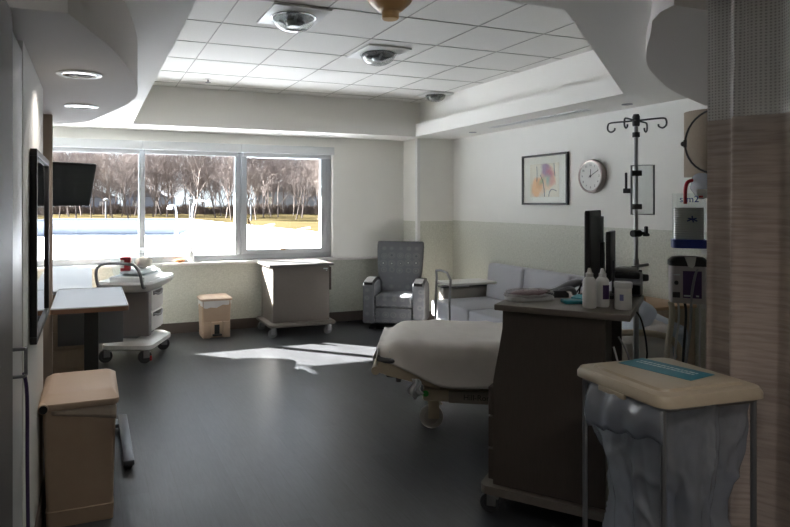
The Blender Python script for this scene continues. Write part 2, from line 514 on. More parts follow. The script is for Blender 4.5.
struct('trim_1', MB().b2(-.749, -.25, 4.74, 4.80, 0, 2.217, .003), M['wood_trim'])

# ceilings
tray = [(.43, 2.27), (2.02, 2.27), (4.0, 3.84), (4.0, 7.30), (.43, 7.30)]
sof = MB()
for q in ([(-1.6, -1.6), (2.02, -1.6), (2.02, 2.27), (.43, 2.27)], [(2.02, -1.6), (4.9, -1.6), (4.9, 3.84), (4.0, 3.84), (2.02, 2.27)],
          [(4.0, 3.84), (4.9, 3.84), (4.9, 7.30), (4.0, 7.30)], [(.43, 7.30), (4.9, 7.30), (4.9, WY), (-.9, WY), (-.9, 7.30)],
          [(-1.6, -1.6), (.43, 2.27), (.43, 7.30), (-.9, 7.30), (-1.6, 2)]):
    sof.prism(q, ZS, 2.65)
struct('ceiling_soffit', sof, M['ceil'], smooth=False)
up = MB()
t1 = offset_poly(tray, .14); t2 = offset_poly(tray, .24)
for i in range(5):
    j = (i + 1) % 5
    up.prism([t1[i], t1[j], t2[j], t2[i]], 2.65, 3.05)
struct('ceiling_cove', up, M['ceil'], smooth=False)
ceil = struct('ceiling', MB().prism(offset_poly(tray, .2), ZC, ZC + .03), M['tile'], smooth=False)
g = MB()
for k in range(-1, 6):
    x = .917 + .616 * k
    g.b2(x - .004, x + .004, 2.1, 7.44, ZC - .004, ZC)
for k in range(-4, 5):
    y = 4.68 + .63 * k
    g.b2(.30, 4.12, y - .004, y + .004, ZC - .004, ZC)
struct('ceiling_grid', g, M['tbar'], ceil, smooth=False)

def catmull(pts, n=6):
    out = []
    P_ = [Vector(p) for p in pts]
    for i in range(len(P_) - 1):
        p0 = P_[max(0, i - 1)]; p1 = P_[i]; p2 = P_[i + 1]; p3 = P_[min(len(P_) - 1, i + 2)]
        for k in range(n):
            t = k / n
            out.append(.5 * ((2 * p1) + (-p0 + p2) * t + (2 * p0 - 5 * p1 + 4 * p2 - p3) * t * t + (-p0 + 3 * p1 - 3 * p2 + p3) * t ** 3))
    out.append(P_[-1])
    return out
lc = [tuple(p) for p in catmull([(-.07, 2.2), (.003, 2.41), (.091, 2.69), (.169, 3.05), (.235, 3.55), (.238, 3.85), (.185, 4.21), (.084, 4.64), (-.04, 5.1), (-.25, 5.30)])]
struct('ceiling_bulkhead_left', MB().prism([(-.9, 5.3), (-.9, 2.2)] + lc, 2.217, ZS), M['bulk'], angle=30)
rc = [tuple(p) for p in catmull([(2.19, 1.84), (2.31, 2.02), (2.47, 2.21), (2.70, 2.44), (3.02, 2.72), (3.43, 3.0), (3.90, 3.28), (XR, 3.65)])]
rc = [(2.19, 1.845), (2.215, 1.93)] + [tuple(p) for p in catmull([(2.29, 2.04), (2.47, 2.21), (2.70, 2.44), (3.02, 2.72), (3.43, 3.0), (3.90, 3.28), (XR, 3.65)])]
struct('ceiling_bulkhead_right', MB().prism(rc + [(XR, 1.845)], 2.40, ZS), M['bulk'], angle=30)

# window
struct('trim_2', MB().b2(-.749, 4.118, 7.815, 7.868, .835, .87, .006).b2(-.718, 3.048, 7.866, 8.0, .835, .868), M['sill'])
wf = MB()
YW0, YW1 = 7.95, 8.03
wf.b2(-.72, 3.05, YW0, YW1, .868, .945, .004)
wf.b2(-.72, 3.05, YW0, YW1, 2.25, 2.33, .004)
wf.b2(-.72, -.66, YW0, YW1, .945, 2.25, .004)
wf.b2(.542, .614, YW0, YW1, .945, 2.25, .004)
wf.b2(1.73, 1.80, YW0, YW1, .945, 2.25, .004)
wf.b2(2.99, 3.05, YW0, YW1, .945, 2.25, .004)
win = struct('window_1', wf, M['frame_al'])
sash = MB()
for bx in ((1.80, 1.878, .945, 2.25), (2.90, 2.99, .945, 2.25)): sash.b2(bx[0], bx[1], YW0 - .02, YW1 - .01, bx[2], bx[3], .006)
sash.b2(1.878, 2.90, YW0 - .02, YW1 - .01, .945, 1.0, .006); sash.b2(1.878, 2.90, YW0 - .02, YW1 - .01, 2.2, 2.25, .006)
sh = struct('casement_sash', sash, M['frame_al'], win)
lt = MB()
lt.b2(1.885, 1.91, YW0 - .035, YW0 - .02, 1.34, 1.40, .003); lt.tube([(1.895, YW0 - .04, 1.38), (1.91, YW0 - .05, 1.35), (1.93, YW0 - .05, 1.29)], .006)
lt.b2(2.87, 2.89, YW0 - .035, YW0 - .02, 1.34, 1.40, .003)
lt.b2(2.33, 2.39, YW0 - .04, YW0 - .02, .985, 1.01, .003); lt.tube([(2.35, YW0 - .045, 1.0), (2.43, YW0 - .05, 1.012)], .006)
struct('latch', lt, P('bronze_latch', '#8a7358', .4, metal=.6), sh)
gl = MB()
for x0_, x1_ in ((-.67, .55), (.605, 1.735)): gl.b2(x0_, x1_, 7.985, 7.989, .94, 2.26)
struct('glass_pane', gl, M['glass'], win)
struct('glass_pane', MB().b2(1.87, 2.91, 7.975, 7.979, .99, 2.21), M['glass'], sh)

for i, (xa, xb, lab) in enumerate(((-.70, .575, 'rolled white blind over the left window pane, beyond the wall television'), (.578, 1.775, 'rolled white blind over the middle window pane'), (1.778, 3.04, 'rolled white blind over the right opening window sash'))):
    t = thing('roller_blind', lab, 'blind', ((xa + xb) / 2, 7.83, 2.25), 0, 'roller blinds on the window')
    w = (xb - xa) / 2
    MB().b2(-w, w, -.04, .038, 0, .103, .006).build('cassette', M['cassette'], t)
    MB().b2(-w + .03, w - .03, .01, .03, -.052, -.001, .004).build('hem_bar', M['hem'], t)

struct('trim_3', MB().b2(-1.5, 4.9, 8.1, 9.12, 2.62, 2.85), M['wall'], smooth=False)

# ------------------------------------------------------------------ camera
cam = bpy.data.cameras.new('camera'); co = bpy.data.objects.new('camera', cam); COL.objects.link(co)
FPX = math.sqrt((1930 - 335.) * (335. - 91.))
yaw = math.atan(244 / FPX)
co.location = (0, 0, 1.6); co.rotation_euler = (PI / 2, 0, -yaw)
cam.sensor_width = 36; cam.lens = FPX / 790 * 36
cam.shift_x = (395 - 335) / 790; cam.shift_y = -(263.5 - 203.5) / 790
cam.clip_start = .05; cam.clip_end = 2000
scn.camera = co

# ------------------------------------------------------------------ ceiling fittings
for (x, y, lab) in ((-.053, 3.21, 'round recessed downlight in the left bulkhead, the nearer of the pair'), (-.056, 4.26, 'round recessed downlight in the left bulkhead, the farther of the pair')):
    t = thing('downlight', lab, 'ceiling light', (x, y, 2.217), 0, 'downlights in the left bulkhead')
    MB().lathe([(.074, 0), (.1, -.001), (.103, -.005), (.078, -.008), (.074, -.004)], seg=32, cap0=False, cap1=False).build('trim_ring', M['white'], t)
    MB().lathe([(.078, -.006), (.068, -.003), (.052, -.0015), (.0005, -.001)], seg=32, cap0=False).build('reflector', M['chrome_dark'], t)
for (x, y, lab) in ((4.45, 4.23, 'small recessed spotlight in the right soffit above the coat of hooks on the drip stand'), (4.42, 6.6, 'small recessed spotlight in the right soffit near the column')):
    lab = lab.replace('above the coat of hooks on the drip stand', 'nearer end')
    t = thing('spotlight', lab, 'ceiling light', (x, y, ZS), 0, 'spotlights in the right soffit')
    MB().lathe([(.03, 0), (.045, 0), (.047, -.006), (.03, -.008)], seg=20).build('trim_ring', M['mid_grey'], t)

def dome_light(x, y, lab, sx=.42, sy=.48, r=.155, panel=True):
    t = thing('exam_light', lab, 'ceiling light', (x, y, ZC), 0, 'domed ceiling exam lights')
    if panel:
        MB().b2(-sx / 2, sx / 2, -sy / 2, sy / 2, -.018, -.004, .003).build('trim_panel', M['white'], t)
    b = MB(); b.lathe([(r * .95, -.02), (r * .95, -.03), (r * .4, -.038), (.001, -.04)], seg=28)
    b.build('lamp_well', M['dk_grey'], t)
    k = MB()
    for a in range(3):
        c, s = math.cos(a * 2.1 + .4), math.sin(a * 2.1 + .4)
        k.tube([(c * r * .7, s * r * .7, -.035), (c * r * .2, s * r * .2, -.075)], .01, 6)
    k.lathe([(.05, -.045), (.06, -.06), (.04, -.085), (.001, -.09)], seg=16)
    k.build('lamp_arm', M['steel'], t)
    d = MB()
    d.lathe([(r * 1.06, -.018), (r * 1.06, -.028)] + [(r * math.cos(R(a)), -.028 - r * .62 * math.sin(R(a))) for a in range(0, 90, 12)] + [(.002, -.028 - r * .62)], seg=32, cap0=False)
    d.build('dome', M['dome_pl'], t)
dome_light(1.36, 4.3, 'clear domed exam light in a square panel, nearest of the three on the ceiling')
dome_light(2.40, 5.07, 'clear domed exam light on the ceiling, middle one of the three')
dome_light(3.98, 6.75, 'small clear domed exam light at the far right corner of the tile ceiling', .34, .34, .12)

t = thing('ceiling_bracket', 'tan bell-shaped fitting hanging from the ceiling tiles at the top edge', 'ceiling fitting', (1.80, 3.62, ZC))
MB().lathe([(.16, 0), (.16, -.02), (.13, -.07), (.085, -.11), (.07, -.12)], seg=28).build('bell_cover', M['gold'], t)
MB().lathe([(.055, -.118), (.055, -.165), (.048, -.172)], seg=24).build('cap', M['gold'], t)
t = thing('sprinkler_head', 'tiny dark sprinkler head under the far left ceiling tile', 'sprinkler', (1.19, 6.85, ZC))
MB().cyl((0, 0, 0), (0, 0, -.035), .008, seg=8).lathe([(.03, -.036), (.03, -.04)], seg=12).build('deflector', M['mid_grey'], t)
MB().lathe([(.035, 0), (.03, -.008)], seg=16).build('escutcheon', M['white'], t)

def vent(x0, x1, y0, y1, lab, along):
    t = thing('air_vent', lab, 'air vent', ((x0 + x1) / 2, (y0 + y1) / 2, ZS), 0, None)
    a, b = (x1 - x0) / 2, (y1 - y0) / 2
    f = MB(); e = .012
    f.b2(-a, a, -b, -b + e, -.006, 0); f.b2(-a, a, b - e, b, -.006, 0); f.b2(-a, -a + e, -b + e, b - e, -.006, 0); f.b2(a - e, a, -b + e, b - e, -.006, 0)
    f.build('vent_frame', M['white'], t)
    MB().b2(-a + e, a - e, -b + e, b - e, -.001, 0).build('vent_slot', M['dk_grey'] if along == 'y' else M['mid_grey'], t)
    s = MB()
    if along == 'y':
        n = int(2 * b / .06)
        for k in range(n):
            yy = -b + e + (k + .5) * (2 * b - 2 * e) / n
            s.b2(-a + e, a - e, yy - .016, yy + .016, -.005, -.0015)
    else:
        for k in (-1, 0, 1): s.b2(-a + e, a - e, k * b * .45 - .006, k * b * .45 + .006, -.005, -.0015)
    s.build('vent_louvre', M['white'], t)
vent(4.30, 4.40, 4.6, 6.1, 'long slotted air vent in the soffit along the right wall', 'y')
vent(1.09, 2.92, 7.49, 7.59, 'long linear air vent in the soffit above the window', 'x')

# ------------------------------------------------------------------ left side
t = thing('wardrobe', 'tall pale built-in cupboard with a D-shaped pull at the left edge', 'cupboard', (-.52, 1.95, 0))
MB().b2(-.36, .25, -.63, .66, 0, 2.2).build('body', M['dark_lam'], t)
d = MB().b2(.252, .28, .235, .645, .1, 2.17, .003).build('door', M['grey_pl'], t)
MB().tube([(.28, .34, 1.12), (.315, .34, 1.12), (.318, .36, 1.12), (.318, .36, 1.03), (.315, .34, 1.03), (.28, .34, 1.03)], .006).build('handle', M['mid_grey'], d)
MB().b2(.252, .30, -.60, .16, 0, 2.17, .003).build('side_door', M['dark_lam'], t)
cd = MB()
pp = catmull([(-.208, 2.315, 1.035), (-.2, 2.33, .95), (-.2, 2.34, .7), (-.197, 2.35, .4), (-.19, 2.36, .1), (-.18, 2.40, .008)], 5)
cd.tube(pp, .006, 8)
tag(cd.build('power_cord', M['purple_cord']), 'dark purple cord hanging from the cupboard handle to the floor', 'cord')

t = thing('wall_board', 'black framed glossy board on the left wall reflecting the window', 'framed board', (XL, 3.29, 1.42))
f = MB(); hw, hh, e = .41, .41, .03
f.b2(.003, .03, -hw, hw, -hh, -hh + e, .003); f.b2(.003, .03, -hw, hw, hh - e, hh, .003); f.b2(.003, .03, -hw, -hw + e, -hh + e, hh - e, .003); f.b2(.003, .03, hw - e, hw, -hh + e, hh - e, .003)
f.build('frame', M['black'], t)
MB().b2(.004, .018, -hw + e - .002, hw - e + .002, -hh + e - .002, hh - e + .002).build('glass_front', M['mirror_glass'], t)

# television on an arm
t = thing('television', 'black flat television on a wall arm in front of the window', 'television', (-.245, 5.05, 1.745), R(33))
tv = MB().box((0, 0, 0), (.60, .04, .335), .008, rot=Matrix.Rotation(R(17), 4, 'X')).build('housing', M['black'], t)
MB().box((0, -.0205, -.0005), (.565, .003, .295), 0, M4=Matrix.Rotation(R(17), 4, 'X')).build('screen', M['screen'], t)
MB().box((0, .05, 0), (.14, .07, .14), .006).tube([(0, .07, 0), (-.22, .18, 0), (-.49, .16, 0)], .022).build('wall_arm', M['dk_grey'], t)

# overbed table
t = thing('overbed_table', 'grey topped overbed table with black post and hanging leaf by the left wall', 'table', (-.005, 4.87, 0))
tt = MB().rrect(.475, 1.01, .03, [(.902, 1.0), (.922, 1.0)]).build('tabletop', M['table_lam'], t)
MB().rrect(.483, 1.018, .034, [(.890, 1.0), (.9185, 1.0)], cap1=True).build('edge_band', M['edge_wood'], tt)
rm = MB(); 
ring = []
for cx, cy, a0 in ((1, 1, 0), (-1, 1, 90), (-1, -1, 180), (1, -1, 270)):
    for k in range(5):
        a = R(a0 + 22.5 * k); ring.append((cx * .203 + .03 * math.cos(a), cy * .47 + .03 * math.sin(a), .922))
rm.tube(ring, .005, 6, closed=True)
rm.build('raised_rim', M['table_lam'], tt)
MB().b2(-.24, .25, .505, .52, .47, .89, .004).build('drop_leaf', M['mid_grey'], t)
MB().b2(-.04, .055, -.23, -.15, .055, .888, .008).build('post', M['black'], t)
bs = MB().b2(.185, .25, -.94, -.05, .025, .06, .008).b2(-.21, -.15, -.92, -.05, .025, .06, .008).b2(-.16, .19, -.25, -.13, .028, .055, .006)
bo = bs.build('base', P('base_grey_steel', '#55595f', .35, metal=.4), t)
for (x, y) in ((.218, -.91), (.218, -.08), (-.18, -.89), (-.18, -.08)):
    MB().sphere((x, y, .016), (.022, .022, .016), 10, 6).build('foot', M['black'], bo)

# step-on bins
def step_bin(name, lab, loc, w, d, h, rz=0, hinge=False, bagc=True):
    t = thing(name, lab, 'bin', loc, rz)
    b = MB()
    b.rrect(w, d, .02, [(0, (w * .9, d * .9)), (h * .12, (w * .92, d * .92)), (h * .125, (w * .90, d * .90)), (h * .8, (w * .97, d * .97)), (h * .90, (w * .98, d * .98))])
    b.build('body', M['beige'], t)
    l = MB()
    l.rrect(w * 1.06, d * 1.08, .03, [(h * .905, (w * 1.04, d * 1.05)), (h * .93, (w * 1.07, d * 1.08)), (h * .95, (w * 1.06, d * 1.07)), (h * .995, (w * .90, d * .82)), (h * 1.0, (w * .84, d * .74))])
    lo = l.build('lid', M['beige_lid'], t)
    if bagc:
        g_ = MB()
        n = 40
        def fn(u, v):
            i = int(round(u * n)) % n
            a = 2 * PI * i / n
            sx = max(-1, min(1, 1.35 * math.cos(a))); sy = max(-1, min(1, 1.35 * math.sin(a)))
            zz = h * (.897 - v * (.13 + .04 * math.sin(3 * a + 1) + .02 * math.sin(11 * a)))
            k = 1.0 + .02 * math.sin(9 * a) * v
            return (sx * w * .5 * k, sy * d * .5 * k, zz)
        g_.grid(fn, n + 1, 4)
        g_.build('liner', P('white_liner', '#d6d4d3', .45), t)
    return t, lo
t, lo = step_bin('step_bin', 'tall beige step-on bin with a rolled hinge beside the left wall', (-.05, 3.60, 0), .345, .52, .655, bagc=False)
MB().cyl((-.165, -.29, .605), (-.165, .26, .605), .024, seg=18).build('hinge_tube', M['beige_lid'], lo)
MB().cyl((-.165, -.296, .605), (-.165, -.288, .605), .02, seg=18).build('tube_end', M['black'], lo)
MB().b2(.08, .12, -.05, 0, .61, .632).build('catch', M['white'], lo)
MB().box((.155, -.12, .19), (.012, .03, .03), .004).build('side_stud', M['black'], t)
gg = MB()
gg.grid(lambda u, v: (-.13 + .30 * u, -.2585 - .003 * math.sin(9 * u), .595 - .01 - v * (.02 + .05 * u)), 12, 4)
gg.build('liner', P('thin_liner', '#b4a596', .4), t, solid=.001)

t, lo = step_bin('pedal_bin', 'small beige pedal bin with a white liner under the window sill', (1.395, 7.585, 0), .36, .30, .49)
MB().b2(-.065, .065, -.165, -.135, .02, .19, .004).build('pedal_recess', M['beige_lid'], t)
MB().box((0, -.175, .04), (.11, .06, .02), .006).b2(-.03, .03, -.172, -.164, .03, .16).build('pedal', M['black'], t)
MB().b2(-.16, -.075, -.165, -.14, 0, .19, .006).build('foot', M['beige'], t)
MB().b2(.075, .16, -.165, -.14, 0, .19, .006).build('foot', M['beige'], t)

# base cabinet under counter
t = thing('base_cabinet', 'pale wooden base cabinet with a light counter against the left wall below the window', 'cabinet', (-.375, 6.4, 0))
MB().b2(-.37, .35, -.93, 1.2, 0, .868).build('body', M['maple_pale'], t)
MB().b2(-.372, .385, -.955, 1.21, .87, .9, .004).build('counter_top', M['counter'], t)
for z in (.40, .55, .70):
    dr = MB().b2(-.34, .33, -.945, -.931, z - .12, z + .02, .003).build('drawer', M['maple_pale'], t)
    MB().cyl((-.13, -.975, z - .03), (-.13, -.945, z - .03), .008, seg=10).cyl((-.13, -.98, z - .03), (-.13, -.97, z - .03), .014, seg=12).build('knob', M['white'], dr)

# infant warmer / bassinet cart
t = thing('bassinet_cart', 'white and grey bassinet trolley with two drawers by the window', 'trolley', (.46, 6.86, 0), R(-24))
bm_ = MB()
bm_.rrect(.50, .70, .09, [(.13, (.47, .66, .09)), (.145, (.52, .72, .1)), (.185, (.52, .72, .1)), (.215, (.44, .60, .09)), (.225, (.34, .45, .08))])
bm_.build('base', M['grey_pl'], t)
for x, y, a in ((-.2, -.29, .5), (.2, -.29, .6), (.2, .29, .3), (-.2, .29, 2.0)):
    caster(t, x, y, .068, .14, a, M['mid_grey'], M['dk_grey'])
MB().b2(-.12, .06, -.20, -.08, .2, .72, .01).b2(-.07, .11, .06, .2, .2, .3, .01).build('column', M['mid_grey'], t)
MB().b2(-.17, .17, -.16, .25, .27, .715, .012).build('cabinet_body', M['grey_pl'], t)
MB().b2(-.19, .19, -.21, -.13, .25, .70, .012).build('side_cover', P('taupe_grey_cover', '#8b878a', .45), t)
for z0, z1 in ((.29, .48), (.50, .70)):
    dr = MB().b2(.165, .19, -.12, .24, z0, z1, .01).build('drawer', M['white'], t)
    MB().tube(catmull([(.19, -.08, z1 - .02), (.21, 0, z1 - .045), (.213, .06, z1 - .05), (.21, .12, z1 - .045), (.19, .20, z1 - .02)], 4), .011, 8).build('handle', M['mid_grey'], dr)
    MB().b2(.186, .193, -.08, .2, z1 - .05, z1 - .01, .003).build('grip_recess', M['dk_grey'], dr)
tr = MB()
tr.rrect(.52, .86, .12, [(.715, (.40, .70, .1)), (.76, (.52, .86, .12)), (.80, (.56, .90, .14)), (.825, (.54, .88, .13)), (.815, (.47, .80, .1)), (.80, (.45, .78, .1))])
tr.build('tray', M['white'], t)
MB().tube(catmull([(.21, -.38, .77), (.22, -.47, .79), (.215, -.54, .93), (.17, -.56, 1.0), (.09, -.565, 1.02), (-.09, -.565, 1.02), (-.17, -.56, 1.0), (-.215, -.54, .93), (-.22, -.47, .79), (-.21, -.38, .77)], 5), .015, 10).build('handle_rail', M['mid_grey'], t)
bas = MB()
bas.rrect(.38, .66, .06, [(.865, (.30, .56, .05)), (.88, (.33, .59, .06)), (1.09, (.40, .68, .07)), (1.095, (.43, .71, .08)), (1.10, (.43, .71, .08)), (1.095, (.405, .685, .07))], cap1=False)
bas.build('basin', M['acrylic'], t)
rr2 = MB(); rl = []
for cx, cy, a0 in ((1, 1, 0), (-1, 1, 90), (-1, -1, 180), (1, -1, 270)):
    for k in range(6): rl.append((cx * .135 + .08 * math.cos(R(a0 + 18 * k)), cy * .275 + .08 * math.sin(R(a0 + 18 * k)), 1.10))
rr2.tube(rl, .006, 6, closed=True); rr2.build('basin_rim', M['bag_milky'], t)
MB().b2(-.18, .18, -.31, .26, .80, .862, .008).build('basin_support', M['grey_pl'], t)
MB().box((.245, -.31, .055), (.02, .02, .05), .006).build('brake_tab', M['red'], t)
c24, s24 = math.cos(R(-24)), math.sin(R(-24))
def bw(x, y): return (.46 + c24 * x - s24 * y, 6.86 + s24 * x + c24 * y)
x, y = bw(0, .02)
o = MB().rrect(.26, .48, .08, [(0, .9), (.015, 1.0), (.035, 1.0), (.045, .9)]).build('bassinet_pad', P('pale_pad', '#cfd3da', .8, bump=.1), None, (x, y, .868), R(-24))
tag(o, 'pale folded pad lying inside the clear bassinet basin', 'pad')
x, y = bw(.04, .05)
pl = MB(); pl.sphere((0, 0, .06), (.09, .14, .06), 18, 12)
for v in pl.bm.verts: v.co += noise.noise_vector(v.co * 14) * .012
o = pl.build('rolled_blanket', P('cream_blanket', '#d9cdbf', .9, bump=.2), None, (x, y, .917), R(-10)); tag(o, 'small cream rolled blanket in the bassinet basin', 'blanket')
x, y = bw(-.06, -.18)
t = thing('red_box', 'small red box with a white band standing in the bassinet basin', 'box', (x, y, .914), R(-14))
MB().b2(-.05, .05, -.035, .035, 0, .14, .006).build('carton', M['red'], t)
MB().b2(-.052, -.01, -.037, .037, .03, .11, .002).build('label_band', M['white'], t)

# supply cart under window
t = thing('supply_cart', 'taupe supply cart on four castors in front of the window sill', 'cart', (2.38, 7.45, 0))
MB().b2(-.36, .36, -.25, .28, .17, .838, .003).build('body', M['taupe_lam'], t)
MB().b2(-.41, .41, -.28, .30, .868 - .03, .868, .004).build('top', M['taupe_top'], t)
MB().rrect(.84, .66, .04, [(.125, (.83, .65, .04)), (.135, (.85, .67, .05)), (.16, (.85, .67, .05)), (.17, (.80, .62, .04))]).build('base', M['taupe_lam'], t)
for x, y, a in ((-.35, -.27, -.2), (.35, -.27, .1), (-.35, .25, .3), (.35, .25, 2.9)): caster(t, x, y, .055, .13, a, M['steel'], M['rubber'])
MB().b2(.375, .40, -.22, .25, .53, .815, .004).build('drop_leaf', M['dark_lam'], t)
MB().box((.31, -.2515, .80), (.055, .003, .013)).box((.325, -.2515, .778), (.014, .003, .01)).build('name_plate', M['pale_ink'], t)

# bottle and wrapper on the sill
t = thing('spray_bottle', 'white bottle standing on the window sill against the middle pane', 'bottle', (1.16, 7.90, .87))
MB().lathe([(.034, 0), (.038, .008), (.038, .11), (.03, .13), (.014, .14), (.014, .155)], seg=20).build('bottle_body', M['white'], t)
MB().lathe([(.018, .15), (.018, .19), (.01, .195)], seg=14).box((.0, -.018, .185), (.014, .04, .014), .003).build('cap', M['grey_pl'], t)
w = MB(); w.sphere((0, 0, .022), (.07, .03, .022), 14, 8)
for v in w.bm.verts: v.co += noise.noise_vector(v.co * 40) * .008
for v in w.bm.verts: v.co.z = max(v.co.z, 0)
tag(w.build('crumpled_wrapper', M['orange'], None, (1.02, 7.88, .871)), 'small crumpled orange wrapper on the window sill beside the white bottle', 'wrapper')

# ------------------------------------------------------------------ recliner
t = thing('recliner', 'grey circle-patterned recliner armchair facing the room by the column', 'armchair', (3.70, 7.25, 0), R(-36))
recl = t
MB().b2(-.22, .22, -.20, .24, .0, .02, .005).cyl((0, 0, .02), (0, 0, .1), .05).b2(-.30, -.24, -.22, .26, 0, .025, .004).b2(.24, .30, -.22, .26, 0, .025, .004).b2(-.3, .3, -.03, .03, .02, .04).build('pedestal', M['black'], t)
MB().b2(-.30, .30, -.27, .32, .09, .33, .015).build('base', M['recl'], t)
MB().b2(-.175, .175 + .0, -.305, -.265, .10, .29, .015, seg=3).build('footrest', M['recl'], t) if False else MB().b2(-.215, .215, -.315, -.272, .10, .29, .015, seg=3).build('footrest', M['recl'], t)
MB().b2(-.215, .215, -.325, .20, .295, .445, .035, seg=4).build('seat', M['recl'], t)
bk = MB()
T = Matrix.Translation((0, .20, .42)) @ Matrix.Rotation(R(-11), 4, 'X')
rings = []
prof = [(-.02, .43, .12), (.12, .46, .15), (.22, .52, .15), (.30, .54, .15), (.48, .56, .14), (.62, .57, .13), (.665, .565, .11), (.68, .55, .07)]
for z, w_, d_ in prof:
    ring = []
    for cx, cy, a0 in ((1, 1, 0), (-1, 1, 90), (-1, -1, 180), (1, -1, 270)):
        for k in range(6):
            a = R(a0 + 18 * k); rr = min(.045, d_ * .45)
            ring.append(bk.bm.verts.new(T @ Vector((cx * (w_ / 2 - rr) + rr * math.cos(a), cy * (d_ / 2 - rr) + rr * math.sin(a) - .03 * (1 - (2 * (cx * (w_ / 2)) / w_) ** 2), z))))
    rings.append(ring)
bk.ringfaces(rings)
bk.build('backrest', M['recl'], t)
for s in (-1, 1):
    a = MB()
    poly = [(-.33, .09), (-.33, .57), (-.31, .60), (-.1, .625), (.1, .61), (.26, .55), (.31, .45), (.32, .09)]
    Tm = Matrix(((0, 0, 1, 0), (1, 0, 0, 0), (0, 1, 0, 0), (0, 0, 0, 1)))
    a.prism(poly, s * .285 - .065, s * .285 + .065, M4=Tm)
    bmesh.ops.bevel(a.bm, geom=a.bm.edges[:], offset=.012, segments=2, affect='EDGES')
    ao = a.build('armrest', M['recl'], t)
    c_ = MB()
    pts = catmull([(-.34, .598), (-.31, .622), (-.1, .645), (.1, .632), (.2, .60)], 4)
    n_ = len(pts)
    top = [(p[0], p[1]) for p in pts]; bot = [(p[0], p[1] - .022) for p in pts[::-1]]
    c_.prism(top + bot, s * .285 - .05, s * .285 + .05, M4=Tm)
    c_.build('arm_cap', M['black'], ao)

recl.scale = (1.1, 1.0, 1.0)

# ------------------------------------------------------------------ sofa
t = thing('sofa', 'long grey vinyl sofa bed along the right wall beneath the picture', 'sofa', (4.2, 5.3, 0))
MB().b2(-.44, .44, -1.0, 1.07, .07, .30, .01).build('base', M['vinyl'], t)
for x in (-.38, .38):
    for y in (-.94, 1.0): MB().cyl((x, y, 0), (x, y, .075), .025, seg=12).build('leg', M['dk_grey'], t)
for (y0, y1) in ((.33, 1.10), (-.40, .325), (-1.02, -.405)):
    MB().b2(-.49, .30, y0, y1, .285, .475, .03, seg=3).build('seat_cushion', M['vinyl'], t)
for (y0, y1) in ((.40, 1.07), (-.33, .396), (-1.0, -.334)):
    b = MB(); b.box((.335, (y0 + y1) / 2, .66), (.17, y1 - y0, .44), .045, seg=4, rot=Matrix.Rotation(R(6), 4, 'Y'))
    b.build('back_cushion', M['vinyl'], t)
ar = MB().b2(-.33, .455, 1.09, 1.20, .07, .60, .03, seg=3).build('armrest', M['vinyl_side'], t)
MB().b2(-.34, .30, 1.085, 1.205, .60, .622, .008).build('arm_cap', M['dk_grey'], ar)

# C table
t = thing('side_table', 'white topped side table on bent chrome tubes pulled over the sofa end', 'table', (3.54, 5.78, 0))
MB().rrect(.56, .33, .02, [(.735, 1.0), (.738, 1.01), (.757, 1.01), (.76, 1.0)], c=(.25, 0)).build('tabletop', P('white_laminate', '#d5d3cf', .35), t)
fr = MB()
pts = [(-.05, -.14, .03), (-.05, -.14, .5), (-.035, -.14, .80), (-.06, -.11, .875), (-.06, 0, .885), (-.06, .11, .875), (-.035, .14, .80), (-.05, .14, .5), (-.05, .14, .03)]
fr.tube([Vector(p) for p in pts], .013, 10)
fr.build('tube_frame', M['steel'], t)
MB().tube([(-.05, -.14, .735), (.2, -.12, .725)], .01).tube([(-.05, .14, .735), (.2, .12, .725)], .01).build('support_arm', M['steel'], t)
MB().tube([(.02 + .08, -.14, .014), (-.05, -.14, .014), (-.22, -.14, .014)], .014).tube([(.02 + .08, .14, .014), (-.05, .14, .014), (-.22, .14, .014)], .014).tube([(-.22, -.14, .014), (-.22, .14, .014)], .014).build('foot_rail', M['steel'], t)

# ------------------------------------------------------------------ bed
BX, BY, BR = 2.045 + .12 * .866, 4.40 - .06, R(-30)
t = thing('hospital_bed', 'tan framed hospital bed on castors, its foot pointing into the room', 'bed', (BX, BY, 0), BR)
MB().b2(.26, 1.75, -.37, .37, .20, .29, .015).build('base_frame', M['tan'], t)
sp = MB().b2(.44, 1.35, -.385, -.368, .20, .285, .004).build('side_panel', P('grey_tan_panel', '#8f877b', .5), t)
text('lettering', 'Hill-Rom', .055, M['ink'], sp, Matrix.Translation((.64, -.3865, .243)) @ Matrix.Rotation(PI / 2, 4, 'X'))
MB().cyl((.28, -.374, .255), (.28, -.366, .255), .022, seg=14).build('brake_marker', M['green'], t)
for x, y, a in ((.35, -.33, .08), (.35, .33, .2), (1.62, -.33, .6), (1.62, .33, .2)): caster(t, x, y, .085, .21, a, M['tan'], P('caster_grey', '#9a958e', .5) if x < 1 and y < 0 else M['rubber'])
MB().b2(.5, 1.6, -.3, .3, .285, .36, .02).build('lift_housing', M['tan'], t)
dk = MB(); dk.b2(.22, 1.95, -.43, .43, .36, .43, .01); dk.build('deck', M['tan'], t)
ft = MB()
Tm = Matrix(((1, 0, 0, 0), (0, 0, -1, 0), (0, 1, 0, 0), (0, 0, 0, 1)))
ft.prism([(-.06, .455), (-.065, .415), (-.045, .40), (.02, .40), (.38, .30), (.38, .38), (.06, .50), (-.02, .51)], -.44, .44, M4=Tm)
bmesh.ops.bevel(ft.bm, geom=ft.bm.edges[:], offset=.012, segments=2, affect='EDGES')
ft.build('foot_section', M['tan'], t)
MB().tube([(.12, -.44, .49), (.0, -.44, .495), (-.05, -.40, .495), (-.055, 0, .495), (-.05, .40, .495), (.0, .44, .495), (.12, .44, .49)], .019, 10).build('bumper_bar', M['dk_grey'], t)
MB().tube([(-.07, -.44, .42), (-.07, .44, .42)], .03, 12).build('foot_roller', M['tan'], t)
